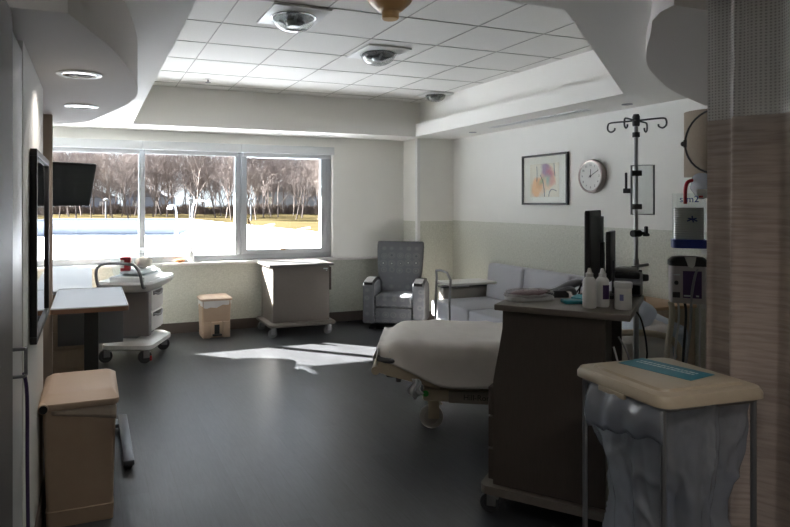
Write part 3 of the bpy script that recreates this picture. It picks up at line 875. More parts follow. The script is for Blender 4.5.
MB().cyl((.09, -.40, .34), (.09, -.40, .39), .018, seg=10).box((.03, -.40, .385), (.05, .03, .03), .006).build('foot_lever', M['dk_grey'], t)

def bed_top(x):
    z = .625
    if x < .12: z -= .06 * (1 - x / .12) ** 2.2
    if x > 1.35: z += .16 * min(1, (x - 1.35) / .5) ** 1.2
    return z
mt = MB()
rings = []
for x in (.0, .03, .1, .3, .6, 1.0, 1.35, 1.6, 1.85, 1.97, 2.0):
    zt = bed_top(x) - .012; zb = max(.432, zt - .2)
    e = .03 if x in (0.0, 2.0) else 0
    ring = []
    for cy, cz, a0 in ((1, 1, 0), (-1, 1, 90), (-1, -1, 180), (1, -1, 270)):
        for k in range(5):
            a = R(a0 + 22.5 * k); rr = .045
            zc = zt - rr if cz > 0 else zb + rr
            ring.append(mt.bm.verts.new((x, cy * (.425 - e - rr) + rr * math.cos(a), zc + rr * math.sin(a))))
    rings.append(ring)
mt.ringfaces(rings)
mt.build('mattress', M['mattress'], t)

sm = lambda a, b, x: max(0, min(1, (x - a) / (b - a))) ** 2 * (3 - 2 * max(0, min(1, (x - a) / (b - a))))
def sheet_fn(u, v):
    x = -.06 + 1.94 * u
    # arc position across: -1..1
    q = (v - .5) * 2
    W, rr = .37, .075
    hem = .33 + .15 * (1 - sm(-.05, .42, x)) + .012 * math.sin(x * 9)
    zt = bed_top(max(0, x))
    L = W + rr * PI / 2 + (zt - rr - hem)
    sarc = abs(q) * L
    sg = 1 if q > 0 else -1
    nz = noise.noise(Vector((x * 2.2, q * 3, 1.3)))
    if sarc < W: y, z = sarc, zt
    elif sarc < W + rr * PI / 2:
        a = (sarc - W) / rr; y, z = W + rr * math.sin(a), zt - rr + rr * math.cos(a)
    else:
        y = W + rr + .006; z = zt - rr - (sarc - W - rr * PI / 2)
    drop = max(0, (zt - rr - z))
    y += drop * (.12 + .10 * math.sin(x * 7.5 + 1) + .05 * math.sin(x * 17)) 
    z += .018 * nz + .008 * noise.noise(Vector((x * 7, q * 9, 4))) if drop <= 0 else 0
    # diagonal creases
    cr = math.sin((x * 1.0 + q * .22) * 16)
    z += .013 * max(0, cr) ** 4 * (1 - min(1, drop * 5))
    y *= 1 - .12 * max(0, (.12 - x) / .14) ** 2
    z = max(z, bed_top(max(0, x)) - .006 if sarc < W else z)
    return (x, sg * y, z)
s = MB(); s.grid(sheet_fn, 60, 61)
vs = []
o = s.build('bed_sheet', M['sheet'], None, (BX, BY, .004), BR, angle=80, solid=.004)
# foot drop of the sheet
tag(o, 'white bed sheet draped over the mattress of the hospital bed', 'sheet')
f_ = MB()
def foot_fn(u, v):
    q = (u - .5) * 2
    L = .43
    y = q * L * .985
    rz_ = v
    zt = bed_top(0) + .0
    x = -.06 - .03 * math.sin(v * PI * .6)
    edge = 1 - abs(q) ** 6 * .6
    z = zt - .005 - (.10 + .01 * math.sin(q * 9)) * v
    return (x, y * (1 - .02 * v), z)
f_.grid(foot_fn, 30, 8)
fo = f_.build('foot_fold', M['sheet'], o, (0, 0, -.0), 0, angle=80, solid=.004)

ca, sa = math.cos(BR), math.sin(BR)
def bp(x, y): return (BX + ca * x - sa * y, BY + sa * x + ca * y)
p = MB(); p.box((0, 0, 0), (.14, .5, .26), .075, seg=4)
for v in p.bm.verts: v.co += noise.noise_vector(v.co * 5) * .02
x, y = bp(1.74, -.1)
pw = p.build('pillow', M['pillow'], None, (x, y, .80), BR); pw.rotation_euler = (0, R(24), BR)
tag(pw, 'pale blue-white pillow propped at the head of the bed', 'pillow')
# side rail at head
MB().tube(catmull([(1.35, -.46, .40), (1.33, -.475, .55), (1.40, -.475, .70), (1.62, -.475, .75), (1.86, -.475, .72), (1.93, -.475, .58), (1.90, -.46, .42)], 5), .022, 10).build('side_rail', M['tan'], t)
# hanging clear bag at foot corner
x, y = bp(.21, -.475)
b = MB()
b.grid(lambda u, v: (.05 * (u - .5) * (1 + 1.1 * v) + .012 * math.sin(v * 7), .012 * math.sin(u * 12) * (.3 + v) + .03 * v * v, -.15 * v * (1 - .5 * abs(u - .4))), 16, 12)
tag(b.build('plastic_bag', P('thin_white_bag', '#d5d6da', .4), None, (x, y, .385), BR, solid=.0015), 'small clear plastic bag hanging below the sheet at the foot of the bed', 'bag')

# ------------------------------------------------------------------ picture, clock, switch
t = thing('framed_picture', 'black framed watercolour print in a white mat on the right wall', 'picture', (XR - .002, 5.58, 1.865))
f = MB(); hw, hh, e = .37, .28, .022
for q in ((-hw, hw, -hh, -hh + e), (-hw, hw, hh - e, hh), (-hw, -hw + e, -hh + e, hh - e), (hw - e, hw, -hh + e, hh - e)): f.b2(-.028, 0, q[0], q[1], q[2], q[3], .002)
f.build('frame', M['black'], t)
MB().b2(-.012, -.002, -hw + e, hw - e, -hh + e, hh - e).build('mat', M['mat_board'], t)
MB().b2(-.0145, -.012, -.235, .235, -.195, .175).build('print', M['art'], t)
st = MB()
for pts in ([(.12, .15), (.115, .05), (.12, -.02)], [(.06, .05), (.02, -.02), (-.0, -.10), (-.01, -.19)], [(-.2, -.13), (-.13, -.11), (-.09, -.14), (-.075, -.19)], [(-.16, .17), (-.165, .1), (-.175, .03)]):
    st.tube(catmull([(-.0148, a, b) for a, b in pts], 4), .004, 6)
st.build('painted_stems', P('slate_ink', '#474c5c', .7), t)
MB().b2(-.024, -.022, -hw + e, hw - e, -hh + e, hh - e).build('glass', M['glass'], t)

t = thing('wall_clock', 'round silver rimmed wall clock showing ten past twelve', 'clock', (XR - .002, 4.86, 1.872))
Tw = Matrix.Rotation(-PI / 2, 4, 'Y')
MB().lathe([(.165, 0), (.168, .01), (.165, .05), (.155, .058), (.146, .056), (.144, .04)], M4=Tw, seg=48, cap1=False).build('rim', P('silver_rim', '#a59a95', .35, metal=.6), t)
MB().lathe([(.145, .0), (.145, .045)], M4=Tw, seg=48).build('dial', M['paper'], t)
Tface = Matrix(((0, 0, -1, -.0455), (-1, 0, 0, 0), (0, 1, 0, 0), (0, 0, 0, 1)))
for k in range(1, 13):
    a = R(90 - 30 * k)
    text('numeral', str(k), .032, M['ink'], t, Tface @ Matrix.Translation((.112 * math.cos(a), .112 * math.sin(a), .0005)), .0003)
def hand(name, ang, ln, wd, off):
    a = R(90 - ang)
    MB().box((0, 0, 0), (ln * 1.2, wd, .001), 0, M4=Tface @ Matrix.Translation((ln * .4 * math.cos(a), ln * .4 * math.sin(a), off)) @ Matrix.Rotation(a, 4, 'Z')).build(name, M['ink'], t)
hand('hour_hand', 4, .07, .009, .002); hand('minute_hand', 62, .115, .006, .0035)
MB().lathe([(.01, .045), (.01, .052)], M4=Tw, seg=12).build('hub', M['ink'], t)

t = thing('light_switch', 'white switch plate on the wallcovering below the clock', 'switch', (XR - .008, 4.66, 1.245))
MB().b2(-.006, 0, -.038, .038, -.06, .06, .002).build('plate', M['white'], t)
MB().b2(-.011, -.006, -.008, .008, -.018, .018, .001).build('toggle', M['grey_pl'], t)

# wall sconce
t = thing('wall_sconce', 'tan half-drum wall lamp with a black hoop beside the curtain', 'wall lamp', (XR - .002, 3.585, 2.08))
sc_ = MB()
arc = [(-.02 - .17 * math.sin(R(a)), .20 * math.cos(R(a))) for a in range(0, 181, 12)]
sc_.prism(arc, -.265, .265)
sc_.build('lamp_shade', M['tan_shade'], t)
hp = [(-.23, -.20 + .26 * math.sin(R(a)), .245 * math.cos(R(a))) for a in range(0, 360, 10)]
MB().tube(hp, .008, 8, closed=True).build('hoop', M['black'], t)
MB().sphere((-.23, .075, 0), .022, 12, 8).tube([(-.23, .06, .03), (-.23, .06, -.03)], .013, 8).build('knob', M['black'], t)

# bedside cabinet
t = thing('bedside_cabinet', 'maple bedside cabinet against the right wall behind the bed head', 'cabinet', (4.40, 3.98, 0))
MB().b2(-.27, .265, -.25, .25, 0, .735).build('body', M['maple_pale'], t)
MB().b2(-.285, .268, -.265, .265, .737, .765, .004).build('top', M['maple'], t)
for z0, z1 in ((.52, .72), (.29, .505), (.06, .275)):
    dr = MB().b2(-.286, -.271, -.235, .235, z0, z1, .003).build('drawer', M['maple'], t)
    MB().tube([(-.286, -.05, z1 - .05), (-.305, -.045, z1 - .05), (-.305, .045, z1 - .05), (-.286, .05, z1 - .05)], .005).build('pull', M['steel'], dr)
MB().b2(-.285, -.25, -.262, -.25, 0, .735).build('edge_strip', M['steel'], t)
t = thing('tissue_box', 'small white box with a green mark on the bedside cabinet', 'box', (4.28, 4.02, .766), R(-15))
MB().b2(-.06, .06, -.11, .11, 0, .05, .004).build('tray_base', M['maple'], t)
MB().b2(-.05, .05, -.10, .10, .052, .115, .004).build('carton', M['paper'], t)
MB().b2(-.0515, -.05, -.03, .01, .07, .095).build('mark', M['green'], t)

# ------------------------------------------------------------------ drip stand
t = thing('iv_stand', 'tall steel drip stand with four hooks behind the workstation', 'drip stand', (3.215, 2.985, 0))
MB().cyl((0, 0, .1), (0, 0, 1.25), .016, seg=16).cyl((0, 0, 1.2), (0, 0, 2.16), .012, seg=16).build('pole', M['steel'], t)
lg = MB()
for k in range(5):
    a = 2 * PI * k / 5 + .3
    lg.tube([(0, 0, .11), (.12 * math.cos(a), .12 * math.sin(a), .09), (.24 * math.cos(a), .24 * math.sin(a), .065)], .013, 8)
lg.build('base_legs', M['steel'], t)
for k in range(5):
    a = 2 * PI * k / 5 + .3
    caster(t, .24 * math.cos(a), .24 * math.sin(a), .027, .07, a, M['dk_grey'], M['dk_grey'])
hk = []
for a in (R(-158), R(22), R(-70), R(110)):
    c, s_ = math.cos(a), math.sin(a)
    L = .16
    pts = [(0, 0, 2.125), (c * .06, s_ * .06, 2.125), (c * L, s_ * L, 2.125), (c * (L + .02), s_ * (L + .02), 2.11), (c * (L + .02), s_ * (L + .02), 2.08), (c * L, s_ * L, 2.065), (c * (L - .022), s_ * (L - .022), 2.075), (c * (L - .025), s_ * (L - .025), 2.09)]
    # hooks keep their look from all sides
    MB().tube(catmull(pts, 4), .0055, 8).build('hook', M['dk_grey'], t)
MB().lathe([(.02, 2.09), (.022, 2.1), (.022, 2.15), (.016, 2.165)], seg=14).build('collar', M['dk_grey'], t)
MB().lathe([(.022, 2.02), (.022, 2.05)], seg=14).build('stop_ring', M['dk_grey'], t)
MB().cyl((-.03, 0, 1.41), (.03, 0, 1.41), .022, seg=12).tube([(.03, 0, 1.41), (.07, 0, 1.41)], .01).box((.085, 0, 1.43), (.02, .02, .05), .006).box((.085, 0, 1.40), (.045, .02, .02), .006).build('clamp_knob', M['black'], t)
MB().cyl((0, 0, 1.10), (0, 0, 1.18), .035, seg=14).box((.04, -.01, 1.13), (.07, .05, .045), .01).build('lower_clamp', M['black'], t)
# pump holder box
t2 = thing('chart_holder', 'clear plastic holder box strapped to the drip stand', 'holder', (3.215, 2.985, 1.685), R(-46))
bx = MB()
bx.rrect(.13, .31, .012, [(.030, 1.0), (.07, 1.0)], M4=Matrix(((1, 0, 0, .035), (0, 0, -1, 0), (0, 1, 0, 0), (0, 0, 0, 1))))
bx.build('case', M['acrylic'], t2)
MB().tube([(-.028, -.05, -.153), (.098, -.05, -.153), (.098, -.05, .153), (-.028, -.05, .153)], .006, 6, closed=True).tube([(-.028, -.03, -.153), (.098, -.03, -.153), (.098, -.03, .153), (-.028, -.03, .153)], .003, 6, closed=True).build('case_edge', M['mid_grey'], t2)
for z in (.105, -.105): MB().box((0, -.044, z), (.065, .012, .034), .003).b2(-.02, .02, -.05, .02, z - .017, z + .017, .003).build('strap', M['black'], t2)
MB().b2(-.065, -.05, -.05, -.02, -.02, .11, .004).b2(-.075, -.03, -.05, -.02, -.02, .01, .004).build('side_clip', M['dk_grey'], t2)

# equipment stand beyond curtain
t = thing('equipment_stand', 'thin steel equipment stand half hidden by the curtain', 'stand', (3.30, 2.50, 0))
MB().cyl((0, 0, .05), (0, 0, 1.95), .014, seg=14).build('pole', M['steel'], t)
MB().lathe([(.2, 0), (.2, .02), (.05, .05), (.02, .07)], seg=24).build('base', M['dk_grey'], t)
MB().b2(-.10, .0, -.02, .02, 1.315, 1.343).b2(-.10, .0, -.02, .02, 1.01, 1.038).build('bracket', M['grey_pl'], t)
EX, EY = 3.17, 2.575
ER = R(-44)
t = thing('suction_canister', 'clear canister of stacked white cups on a blue base with a red tube', 'canister', (EX, EY, 1.348), ER)
MB().rrect(.17, .12, .03, [(0, (.175, .125)), (.045, (.175, .125)), (.05, (.165, .115))]).build('blue_base', M['blue'], t)
bd = MB(); lv = []
for k in range(14):
    z = .05 + k * .013
    lv += [(z, (.142, .10)), (z + .010, (.146, .104))]
bd.rrect(.14, .10, .03, lv); bd.build('cup_stack', P('white_cups', '#b9b7b5', .5), t)
cc = MB(); cc.rrect(.165, .115, .03, [(.05, (.160, .112)), (.31, (.165, .117))], cap0=False, cap1=False); cc.build('clear_sleeve', M['acrylic'], t)
lg_ = MB()
for a, l in ((90, .018), (205, .028), (-25, .028), (-70, .02), (170, .022), (10, .022)):
    lg_.box((0, 0, 0), (l, .007, .002), 0, M4=Matrix.Translation((.01, -.0605, .165)) @ Matrix.Rotation(PI / 2, 4, 'X') @ Matrix.Rotation(R(a), 4, 'Z') @ Matrix.Translation((l / 2, 0, 0)))
lg_.build('logo', M['navy'], t)
text('lettering', 's m2', .05, M['blue'], t, Matrix.Translation((-.005, -.0605, .275)) @ Matrix.Rotation(PI / 2, 4, 'X'))
MB().tube(catmull([(-.02, -.03, .25), (-.02, -.03, .33), (-.005, -.02, .375), (.04, 0, .385)], 6), .010, 10).build('red_tube', M['red'], t)
b = MB(); b.sphere((0, 0, 0), (.055, .04, .075), 18, 12)
for v in b.bm.verts: v.co += noise.noise_vector(v.co * 20) * .014
o = b.build('label_bag', M['bag_milky'], None, (EX + .045, EY - .045, 1.70), ER); tag(o, 'crinkled clear plastic bag with a printed label above the suction canister', 'bag')
MB().box((0, -.047, -.045), (.055, .003, .05)).build('label', M['paper'], o)
MB().box((-.01, -.049, -.062), (.02, .002, .012)).build('print', M['red'], o)

t = thing('wipes_tub', 'pale wipes tub with a purple label and black lid near the curtain', 'tub', (EX - .02, EY - .01, 1.042), ER)
t.scale = (.92, .92, 1.04)
MB().rrect(.20, .15, .03, [(0, (.195, .145)), (.01, (.20, .15)), (.20, (.205, .155))]).build('tub_body', P('tub_plastic', '#b3adac', .45), t)
MB().rrect(.21, .16, .03, [(.20, (.212, .162)), (.225, (.212, .162)), (.245, (.17, .12)), (.25, (.10, .08))]).build('lid', M['black'], t)
MB().b2(-.035, .065, -.0785, -.075, .03, .175).build('label', M['purple'], t)
MB().b2(-.03, .01, -.0795, -.078, .038, .046).b2(.035, .05, -.0795, -.078, .038, .046).b2(-.085, -.05, -.0785, -.075, .15, .156).build('print', M['pale_ink'], t)
MB().lathe([(.012, 0), (.012, .003)], M4=Matrix.Translation((-.07, -.0765, .11)) @ Matrix.Rotation(PI / 2, 4, 'X'), seg=14).box((-.07, -.0775, .045), (.04, .003, .03)).build('mark', M['ink'], t)
MB().prism([(-.03, .25), (.03, .25), (.022, .205), (.01, .19), (-.012, .20)], -.005, .005, M4=Matrix.Translation((.005, -.08, 0)) @ Matrix(((1, 0, 0, 0), (0, 0, -1, 0), (0, 1, 0, 0), (0, 0, 0, 1)))).build('wipe', M['paper'], t)
cm = {'g': P('grey_cable', '#8e8f90', .5), 'c': P('cream_cable', '#b5ab97', .5), 'k': M['black'], 'w': P('white_cable', '#c9c9c8', .5)}
for i, (dx, k, r_, lab) in enumerate(((-.09, 'c', .016, 'thick cream hose hanging below the wipes tub'), (-.055, 'w', .006, 'thin white cable hanging below the wipes tub, left of the black one'), (-.02, 'k', .007, 'black cable hanging in a loop below the wipes tub'), (.01, 'g', .007, 'grey cable looped over the front of the purple labelled tub'), (.05, 'w', .005, 'white cable hanging nearest the curtain below the wipes tub'))):
    ox, oy = EX + dx * .72 + .0, EY - dx * .70
    if k == 'g':
        pts = [(ox + .07, oy - .02, 1.27), (ox - .01, oy - .075, 1.265), (ox - .055, oy - .075, 1.21), (ox - .068, oy - .06, 1.08), (ox - .04, oy - .03, .9), (ox - .06, oy, .5), (ox, oy, .06)]
    else:
        pts = [(ox, oy, 1.038), (ox + .01, oy, .95), (ox - .02 + .01 * i, oy + .01, .7), (ox + .015 * math.sin(i * 2), oy, .4), (ox + .02, oy - .02 * i, .03)]
    tag(MB().tube(catmull(pts, 5), r_, 8).build('cable', cm[k]), lab, 'cable', 'cables under the wipes tub')

# ------------------------------------------------------------------ curtain
t = thing('privacy_curtain', 'taupe privacy curtain with a grey net top hanging at the right edge', 'curtain', (2.345, 1.83, 0))
def cur(u, z):
    y = -.9 * u
    ph = u * 27 + .7 * math.sin(u * 9)
    x = .02 + .06 * u + (.03 + .012 * (1.94 - z)) * math.sin(ph) + .010 * math.sin(ph * 2.3 + z) - .008 * (1.9 - z) * (1 - u)
    y += .012 * math.cos(ph) - (1.9 - z) * .0 
    return (x, y, z)
MB().grid(lambda u, v: cur(u, 1.94 - 1.64 * v), 140, 24).build('curtain_panel', M['curtain'], t, angle=80, solid=.003)
MB().grid(lambda u, v: cur(u, 2.46 - .535 * v), 140, 12).build('net_top', M['netting'], t, angle=80)
MB().b2(.0, .09, -1.0, .04, 2.46, 2.485).build('ceiling_track', M['white'], t)

# ------------------------------------------------------------------ workstation cart
KX, KY = 2.404, 2.642
KR = math.atan2(-.756, .655) - R(3)
t = thing('workstation_cart', 'dark brown mobile workstation cart on castors in the right foreground', 'cart', (KX, KY, 0), KR)
t.scale = (1, 1, 1.035)
prof = [(-.285, 1.02), (-.287, .93), (-.305, .82), (-.325, .72), (-.335, .66), (-.335, .15), (.20, .15), (.20, 1.02)]
Tm = Matrix(((1, 0, 0, 0), (0, 0, -1, 0), (0, 1, 0, 0), (0, 0, 0, 1)))
for y in (-.34, .32):
    MB().prism(prof, -y - .02, -y, M4=Tm).build('side_panel', M['dark_lam'], t)
MB().b2(-.26, .15, -.319, .319, .15, 1.018).build('cabinet_core', M['dark_lam'], t)
for z0, z1 in ((.17, .32), (.33, .48), (.49, .63)):
    dr = MB().b2(-.362, -.336, -.335, .335, z0, z1, .003).build('drawer', M['dark_lam'], t)
    MB().tube([(-.362, -.08, z1 - .04), (-.385, -.07, z1 - .04), (-.385, .07, z1 - .04), (-.362, .08, z1 - .04)], .006).build('handle', M['steel'], dr)
MB().b2(-.32, .31, -.375, .36, 1.021, 1.05, .004).build('worktop', M['dark_top'], t)
MB().rrect(.74, .74, .04, [(.105, 1.0), (.145, 1.0)], c=(-.03, 0)).build('base', M['taupe_lam'], t)
for x, y, a in ((-.34, -.32, .2), (.28, -.32, .3), (-.34, .32, 1.5), (.28, .32, .2)): caster(t, x, y, .05, .11, a, M['steel'], M['dk_grey'])
kc, ks = math.cos(KR), math.sin(KR)
def kp(x, y, z=1.0505): return (KX + kc * x - ks * y, KY + ks * x + kc * y, z * 1.035)

# monitor
t = thing('computer_monitor', 'black computer monitor seen edge-on on the workstation cart', 'monitor', kp(.085, .20), KR)
MB().b2(-.03, -.005, -.20, .215, .08, .475, .006).build('bezel', M['black'], t)
MB().b2(-.0325, -.03, -.19, .205, .095, .465).build('screen', M['screen'], t)
MB().prism([(-.006, -.16), (.022, -.10), (.025, .10), (-.006, .17)], .11, .44).build('back_shell', P('monitor_grey', '#5a5b5e', .5), t)
MB().b2(.022, .04, -.03, .03, .02, .3, .004).b2(-.07, .10, -.10, .10, 0, .02, .006).build('stand', M['black'], t)
t = thing('tablet_display', 'smaller dark display standing behind the computer monitor', 'display', kp(.155, .22), KR)
MB().b2(-.012, .012, -.10, .12, .09, .36, .005).build('housing', M['black'], t)
MB().b2(-.0135, -.012, -.09, .11, .10, .35).build('screen', M['screen'], t)
MB().b2(.008, .02, -.02, .02, .01, .2).b2(-.04, .06, -.06, .06, 0, .014, .004).build('stand', M['dk_grey'], t)
# printer/device
t = thing('label_printer', 'grey label printer with an open black tray on the cart, beside the drip stand', 'printer', kp(.235, .31), KR)
MB().box((0, -.035, .075), (.13, .06, .12), .01, rot=Matrix.Rotation(R(20), 4, 'X')).build('black_tray', M['black'], t)
MB().b2(-.07, .07, -.03, .055, 0, .13, .01).build('body', P('printer_grey', '#77787b', .5), t)
MB().box((0, -.065, .105), (.14, .09, .012), .004, rot=Matrix.Rotation(R(48), 4, 'X')).build('cover_flap', M['mid_grey'], t)
MB().b2(-.065, .05, -.03, .05, .132, .16, .008).build('top_unit', M['grey_pl'], t)
MB().box((.06, .0, .168), (.09, .03, .016), .005, rot=Matrix.Rotation(R(-14), 4, 'Y')).build('handset', M['mid_grey'], t)
# bottles
def bottle(name, lab, loc, col, h=.21, lab_m=None, rz=0):
    t = thing(name, lab, 'bottle', loc, rz, 'bottles on the workstation cart')
    MB().lathe([(.028, 0), (.032, .006), (.032, h * .64), (.030, h * .70), (.02, h * .77), (.016, h * .78)], seg=24).build('bottle_body', M['white'], t)
    MB().lathe([(.017, h * .775), (.018, h * .79), (.018, h * .87), (.012, h * .89), (.007, h * .99), (.005, h)], seg=18).build('cap', M['white'], t)
    if lab_m is not None:
        g_ = MB(); g_.grid(lambda u, v: (.0326 * math.sin(-.2 + 1.2 * u), -.0326 * math.cos(-.2 + 1.2 * u), .04 + .07 * v), 8, 2)
        g_.build('label', lab_m, t)
bottle('squeeze_bottle', 'plain white squeeze bottle at the front of the workstation top', kp(.115, -.24), 0, .195)
bottle('squeeze_bottle', 'white squeeze bottle with a purple label behind the plain one', kp(.165, -.17), 0, .19, M['purple'], R(-30))
t = thing('wipes_canister', 'short white lidded canister at the right corner of the workstation top', 'canister', kp(.262, -.2))
MB().lathe([(.036, 0), (.039, .006), (.039, .105)], seg=28).build('canister_body', M['white'], t)
MB().lathe([(.041, .104), (.042, .108), (.042, .128), (.039, .133)], seg=28).build('lid', M['grey_pl'], t)
MB().grid(lambda u, v: (.0395 * math.sin(-1.2 + .45 * u), -.0395 * math.cos(-1.2 + .45 * u), .045 + .03 * v), 6, 2).build('label', P('blue_violet_print', '#7479a8', .5), t)
# teal packs
t = tag(MB().rrect(.10, .075, .012, [(0, .95), (.003, 1.0), (.015, 1.0), (.018, .95)]).build('teal_pack', M['teal'], None, kp(.015, -.13), KR + .5), 'flat teal pack lying beside the bottles on the workstation', 'pack', 'teal packs')
o = MB().rrect(.12, .075, .012, [(0, .95), (.003, 1.0), (.02, 1.0), (.024, .95)]).build('teal_pack', M['teal'], None, kp(.065, -.06, 1.0535), KR - .3); o.rotation_euler = (R(8), 0, KR - .3)
tag(o, 'taller tilted teal pack leaning behind the flat teal one', 'pack', 'teal packs')
# plastic wrapped supplies
t = thing('wrapped_supplies', 'pinkish supplies in a clear plastic bag on the left end of the workstation', 'package', kp(-.20, -.14), KR + .75)
MB().rrect(.25, .10, .02, [(0, .95), (.006, 1.0), (.02, 1.0), (.026, .93)]).build('grey_tray', M['grey_pl'], t)
q = MB(); q.sphere((.0, .0, .040), (.11, .038, .014), 18, 10)
for v in q.bm.verts: v.co += noise.noise_vector(v.co * 25) * .006
q.build('contents', M['pink'], t)
q = MB(); q.sphere((.0, .0, .034), (.15, .064, .028), 22, 12)
for v in q.bm.verts:
    v.co += noise.noise_vector(v.co * 30) * .010
    v.co.z = max(v.co.z, .001)
q.build('wrapper', clear('wrap_film', '#f2eef0', .9, .18, .14, edge=1.5), t)
# barcode scanner
t = thing('barcode_scanner', 'grey and black handheld scanner lying on the workstation', 'scanner', kp(-.06, .17), KR + .78)
g_ = MB()
path = catmull([(-.13, 0, .015), (-.06, 0, .026), (0, 0, .05), (.06, 0, .066), (.10, 0, .06)], 4)
rr_ = [.012 + .013 * math.sin(PI * i / (len(path) - 1)) ** .7 for i in range(len(path))]
g_.tube(path, rr_, 12); g_.build('grip', M['mid_grey'], t)
MB().box((.10, 0, .062), (.05, .045, .04), .012).build('head', M['navy'], t)
MB().box((-.10, 0, .02), (.09, .034, .03), .012).build('grip_end', M['black'], t)
MB().tube(catmull([(.12, 0, .062), (.15, .0, .068), (.165, 0, .062)], 4), .009, 8).build('nozzle', M['mid_grey'], t)
t = thing('scanner_cradle', 'dark scanner cradle lying in front of the handheld scanner', 'cradle', kp(-.09, .05), KR + .6)
MB().rrect(.11, .06, .02, [(0, 1.0), (.02, 1.0), (.035, .7)]).build('cradle_base', M['dk_grey'], t)
MB().tube(catmull([(.0, .0, .03), (.05, 0, .045), (.09, .01, .035), (.10, .02, .012)], 4), .014, 8).build('cradle_arm', M['mid_grey'], t)
cb = MB()
cb.tube(catmull([kp(.0, .16, 1.06), kp(.02, .13, 1.12), kp(.07, .12, 1.145), kp(.11, .14, 1.12), kp(.12, .16, 1.06)], 6), .004, 6)
cb.tube(catmull([kp(-.02, .20, 1.06), kp(.03, .22, 1.13), kp(.09, .24, 1.12), kp(.10, .25, 1.06)], 6), .004, 6)
tag(cb.build('coiled_cable', M['black']), 'black looping cables on the workstation top behind the bottles', 'cable')
for i, (pts, m_, lab) in enumerate((([kp(.27, .1, 1.02), kp(.32, .1, .95), kp(.34, .14, .75), kp(.28, .1, .55), kp(.24, .15, .40)], M['black'], 'black cable drooping from the right side of the workstation'), ([kp(.23, -.1, .9), kp(.28, -.12, .8), kp(.26, -.05, .62), kp(.23, 0, .5)], cm['g'], 'grey cable behind the right side of the workstation'), ([kp(.215, -.16, .86), kp(.25, -.2, .74), kp(.24, -.14, .6), kp(.215, -.1, .5)], cm['w'], 'white cable looped low on the right side of the workstation'))):
    tag(MB().tube(catmull(pts, 6), .005, 6).build('cable', m_), lab, 'cable')

# ------------------------------------------------------------------ hamper
HR = R(-5)
t = thing('laundry_hamper', 'cream lidded hamper stand with a hanging clear bag in the right foreground', 'hamper', (2.045, 1.765, .0), HR)
t.scale = (.98, .98, 1.022)
ld = MB().rrect(.47, .47, .05, [(.885, (.46, .46, .05)), (.885, (.485, .485, .055)), (.905, (.485, .485, .055)), (.922, (.465, .465, .05)), (.926, (.44, .44, .045)), (.926, (.39, .39, .04)), (.935, (.38, .38, .04)), (.937, (.36, .36, .035))]).build('lid', M['hamper_lid'], t)
lb = MB().box((0, 0, 0), (.16, .30, .001), 0, M4=Matrix.Translation((.03, .03, .9378)) @ Matrix.Rotation(R(14), 4, 'Z')).build('label', M['label_teal'], ld)
pr = MB()
Tl = Matrix.Translation((.03, .03, .9386)) @ Matrix.Rotation(R(14), 4, 'Z')
for row, x in ((0, .035), (1, .008)):
    yy = .125
    for k in range(13):
        w_ = .008 + .006 * ((k * 7 + row * 3) % 3)
        pr.box((0, 0, 0), (.013, w_, .0006), 0, M4=Tl @ Matrix.Translation((x, yy - w_ / 2, 0)))
        yy -= w_ + .005
        if yy < -.13: break
pr.build('lettering', M['pale_ink'], ld)
fr = MB()
q = .205
ring = [(q, q, .872), (-q, q, .872), (-q, -q, .872), (q, -q, .872)]
fr.tube(ring, .011, 8, closed=True)
for x, y in ((q, q), (-q, q), (-q, -q), (q, -q)): fr.tube([(x, y, .87), (x, y, .09)], .010, 8)
fr.tube([(q, q, .11), (-q, q, .11), (-q, -q, .11), (q, -q, .11)], .010, 8, closed=True)
fr.build('stand_frame', M['steel'], t)
MB().b2(-.245, -.225, -.06, .08, .866, .886, .004).build('lid_catch', M['hamper_lid'], t)
for x, y in ((q, q), (-q, q), (-q, -q), (q, -q)): caster(t, x, y, .035, .09, .5, M['steel'], M['dk_grey'])
bg = MB()
NB = 168
def bagfn(u, v):
    a = 2 * PI * (int(round(u * NB)) % NB) / NB
    ca_, sa_ = math.cos(a), math.sin(a)
    sq = .85 * (1 - .75 * sm(.15, .55, v))
    k = 1 / max(abs(ca_), abs(sa_)) ** sq
    z = .883 - v * .77
    sw = 1 - .04 * sm(0, .1, v) - .13 * sm(.25, .55, v) + .20 * sm(.58, 1, v)
    amp = .010 + .03 * sm(.1, .5, v) + .02 * sm(.6, 1, v)
    fl = abs(math.sin(a * 3.5 + .7 + 1.1 * v)) + .55 * abs(math.sin(a * 6.5 + 2.1 - 1.6 * v)) - .9
    cr = .014 * (1 - min(1, 6 * abs(noise.noise(Vector((ca_ * 2.0, sa_ * 2.0, v * 3.5 + 9)))))) * sm(.04, .15, v)
    r_ = .210 * k * sw + amp * fl + cr + .006 * noise.noise(Vector((ca_ * 9, sa_ * 9, v * 14)))
    return (r_ * ca_, r_ * sa_, z)
bg.grid(bagfn, NB + 1, 64)
bmesh.ops.remove_doubles(bg.bm, verts=bg.bm.verts[:], dist=.0001)
o = bg.build('hamper_bag', M['bag'], None, (2.045, 1.765, 0), HR, angle=60)
o.scale = (.98, .98, 1.022)
tag(o, 'clear plastic bag hanging crumpled inside the hamper stand, cuffed under the lid', 'bag')
cf = MB()
def cuff(u, v):
    a = R(150) + u * R(75)
    ca_, sa_ = math.cos(a), math.sin(a)
    k = 1 / max(abs(ca_), abs(sa_)) ** .9
    r_ = .236 * k + .02 * math.sin(v * PI * .9) + .008 * math.sin(u * 17 + v * 2)
    return (r_ * ca_, r_ * sa_, .88 - .17 * v * (1 - .35 * u) + .006 * math.sin(u * 23))
cf.grid(cuff, 30, 8)
cf.build('cuff', M['bag'], o, solid=.001)

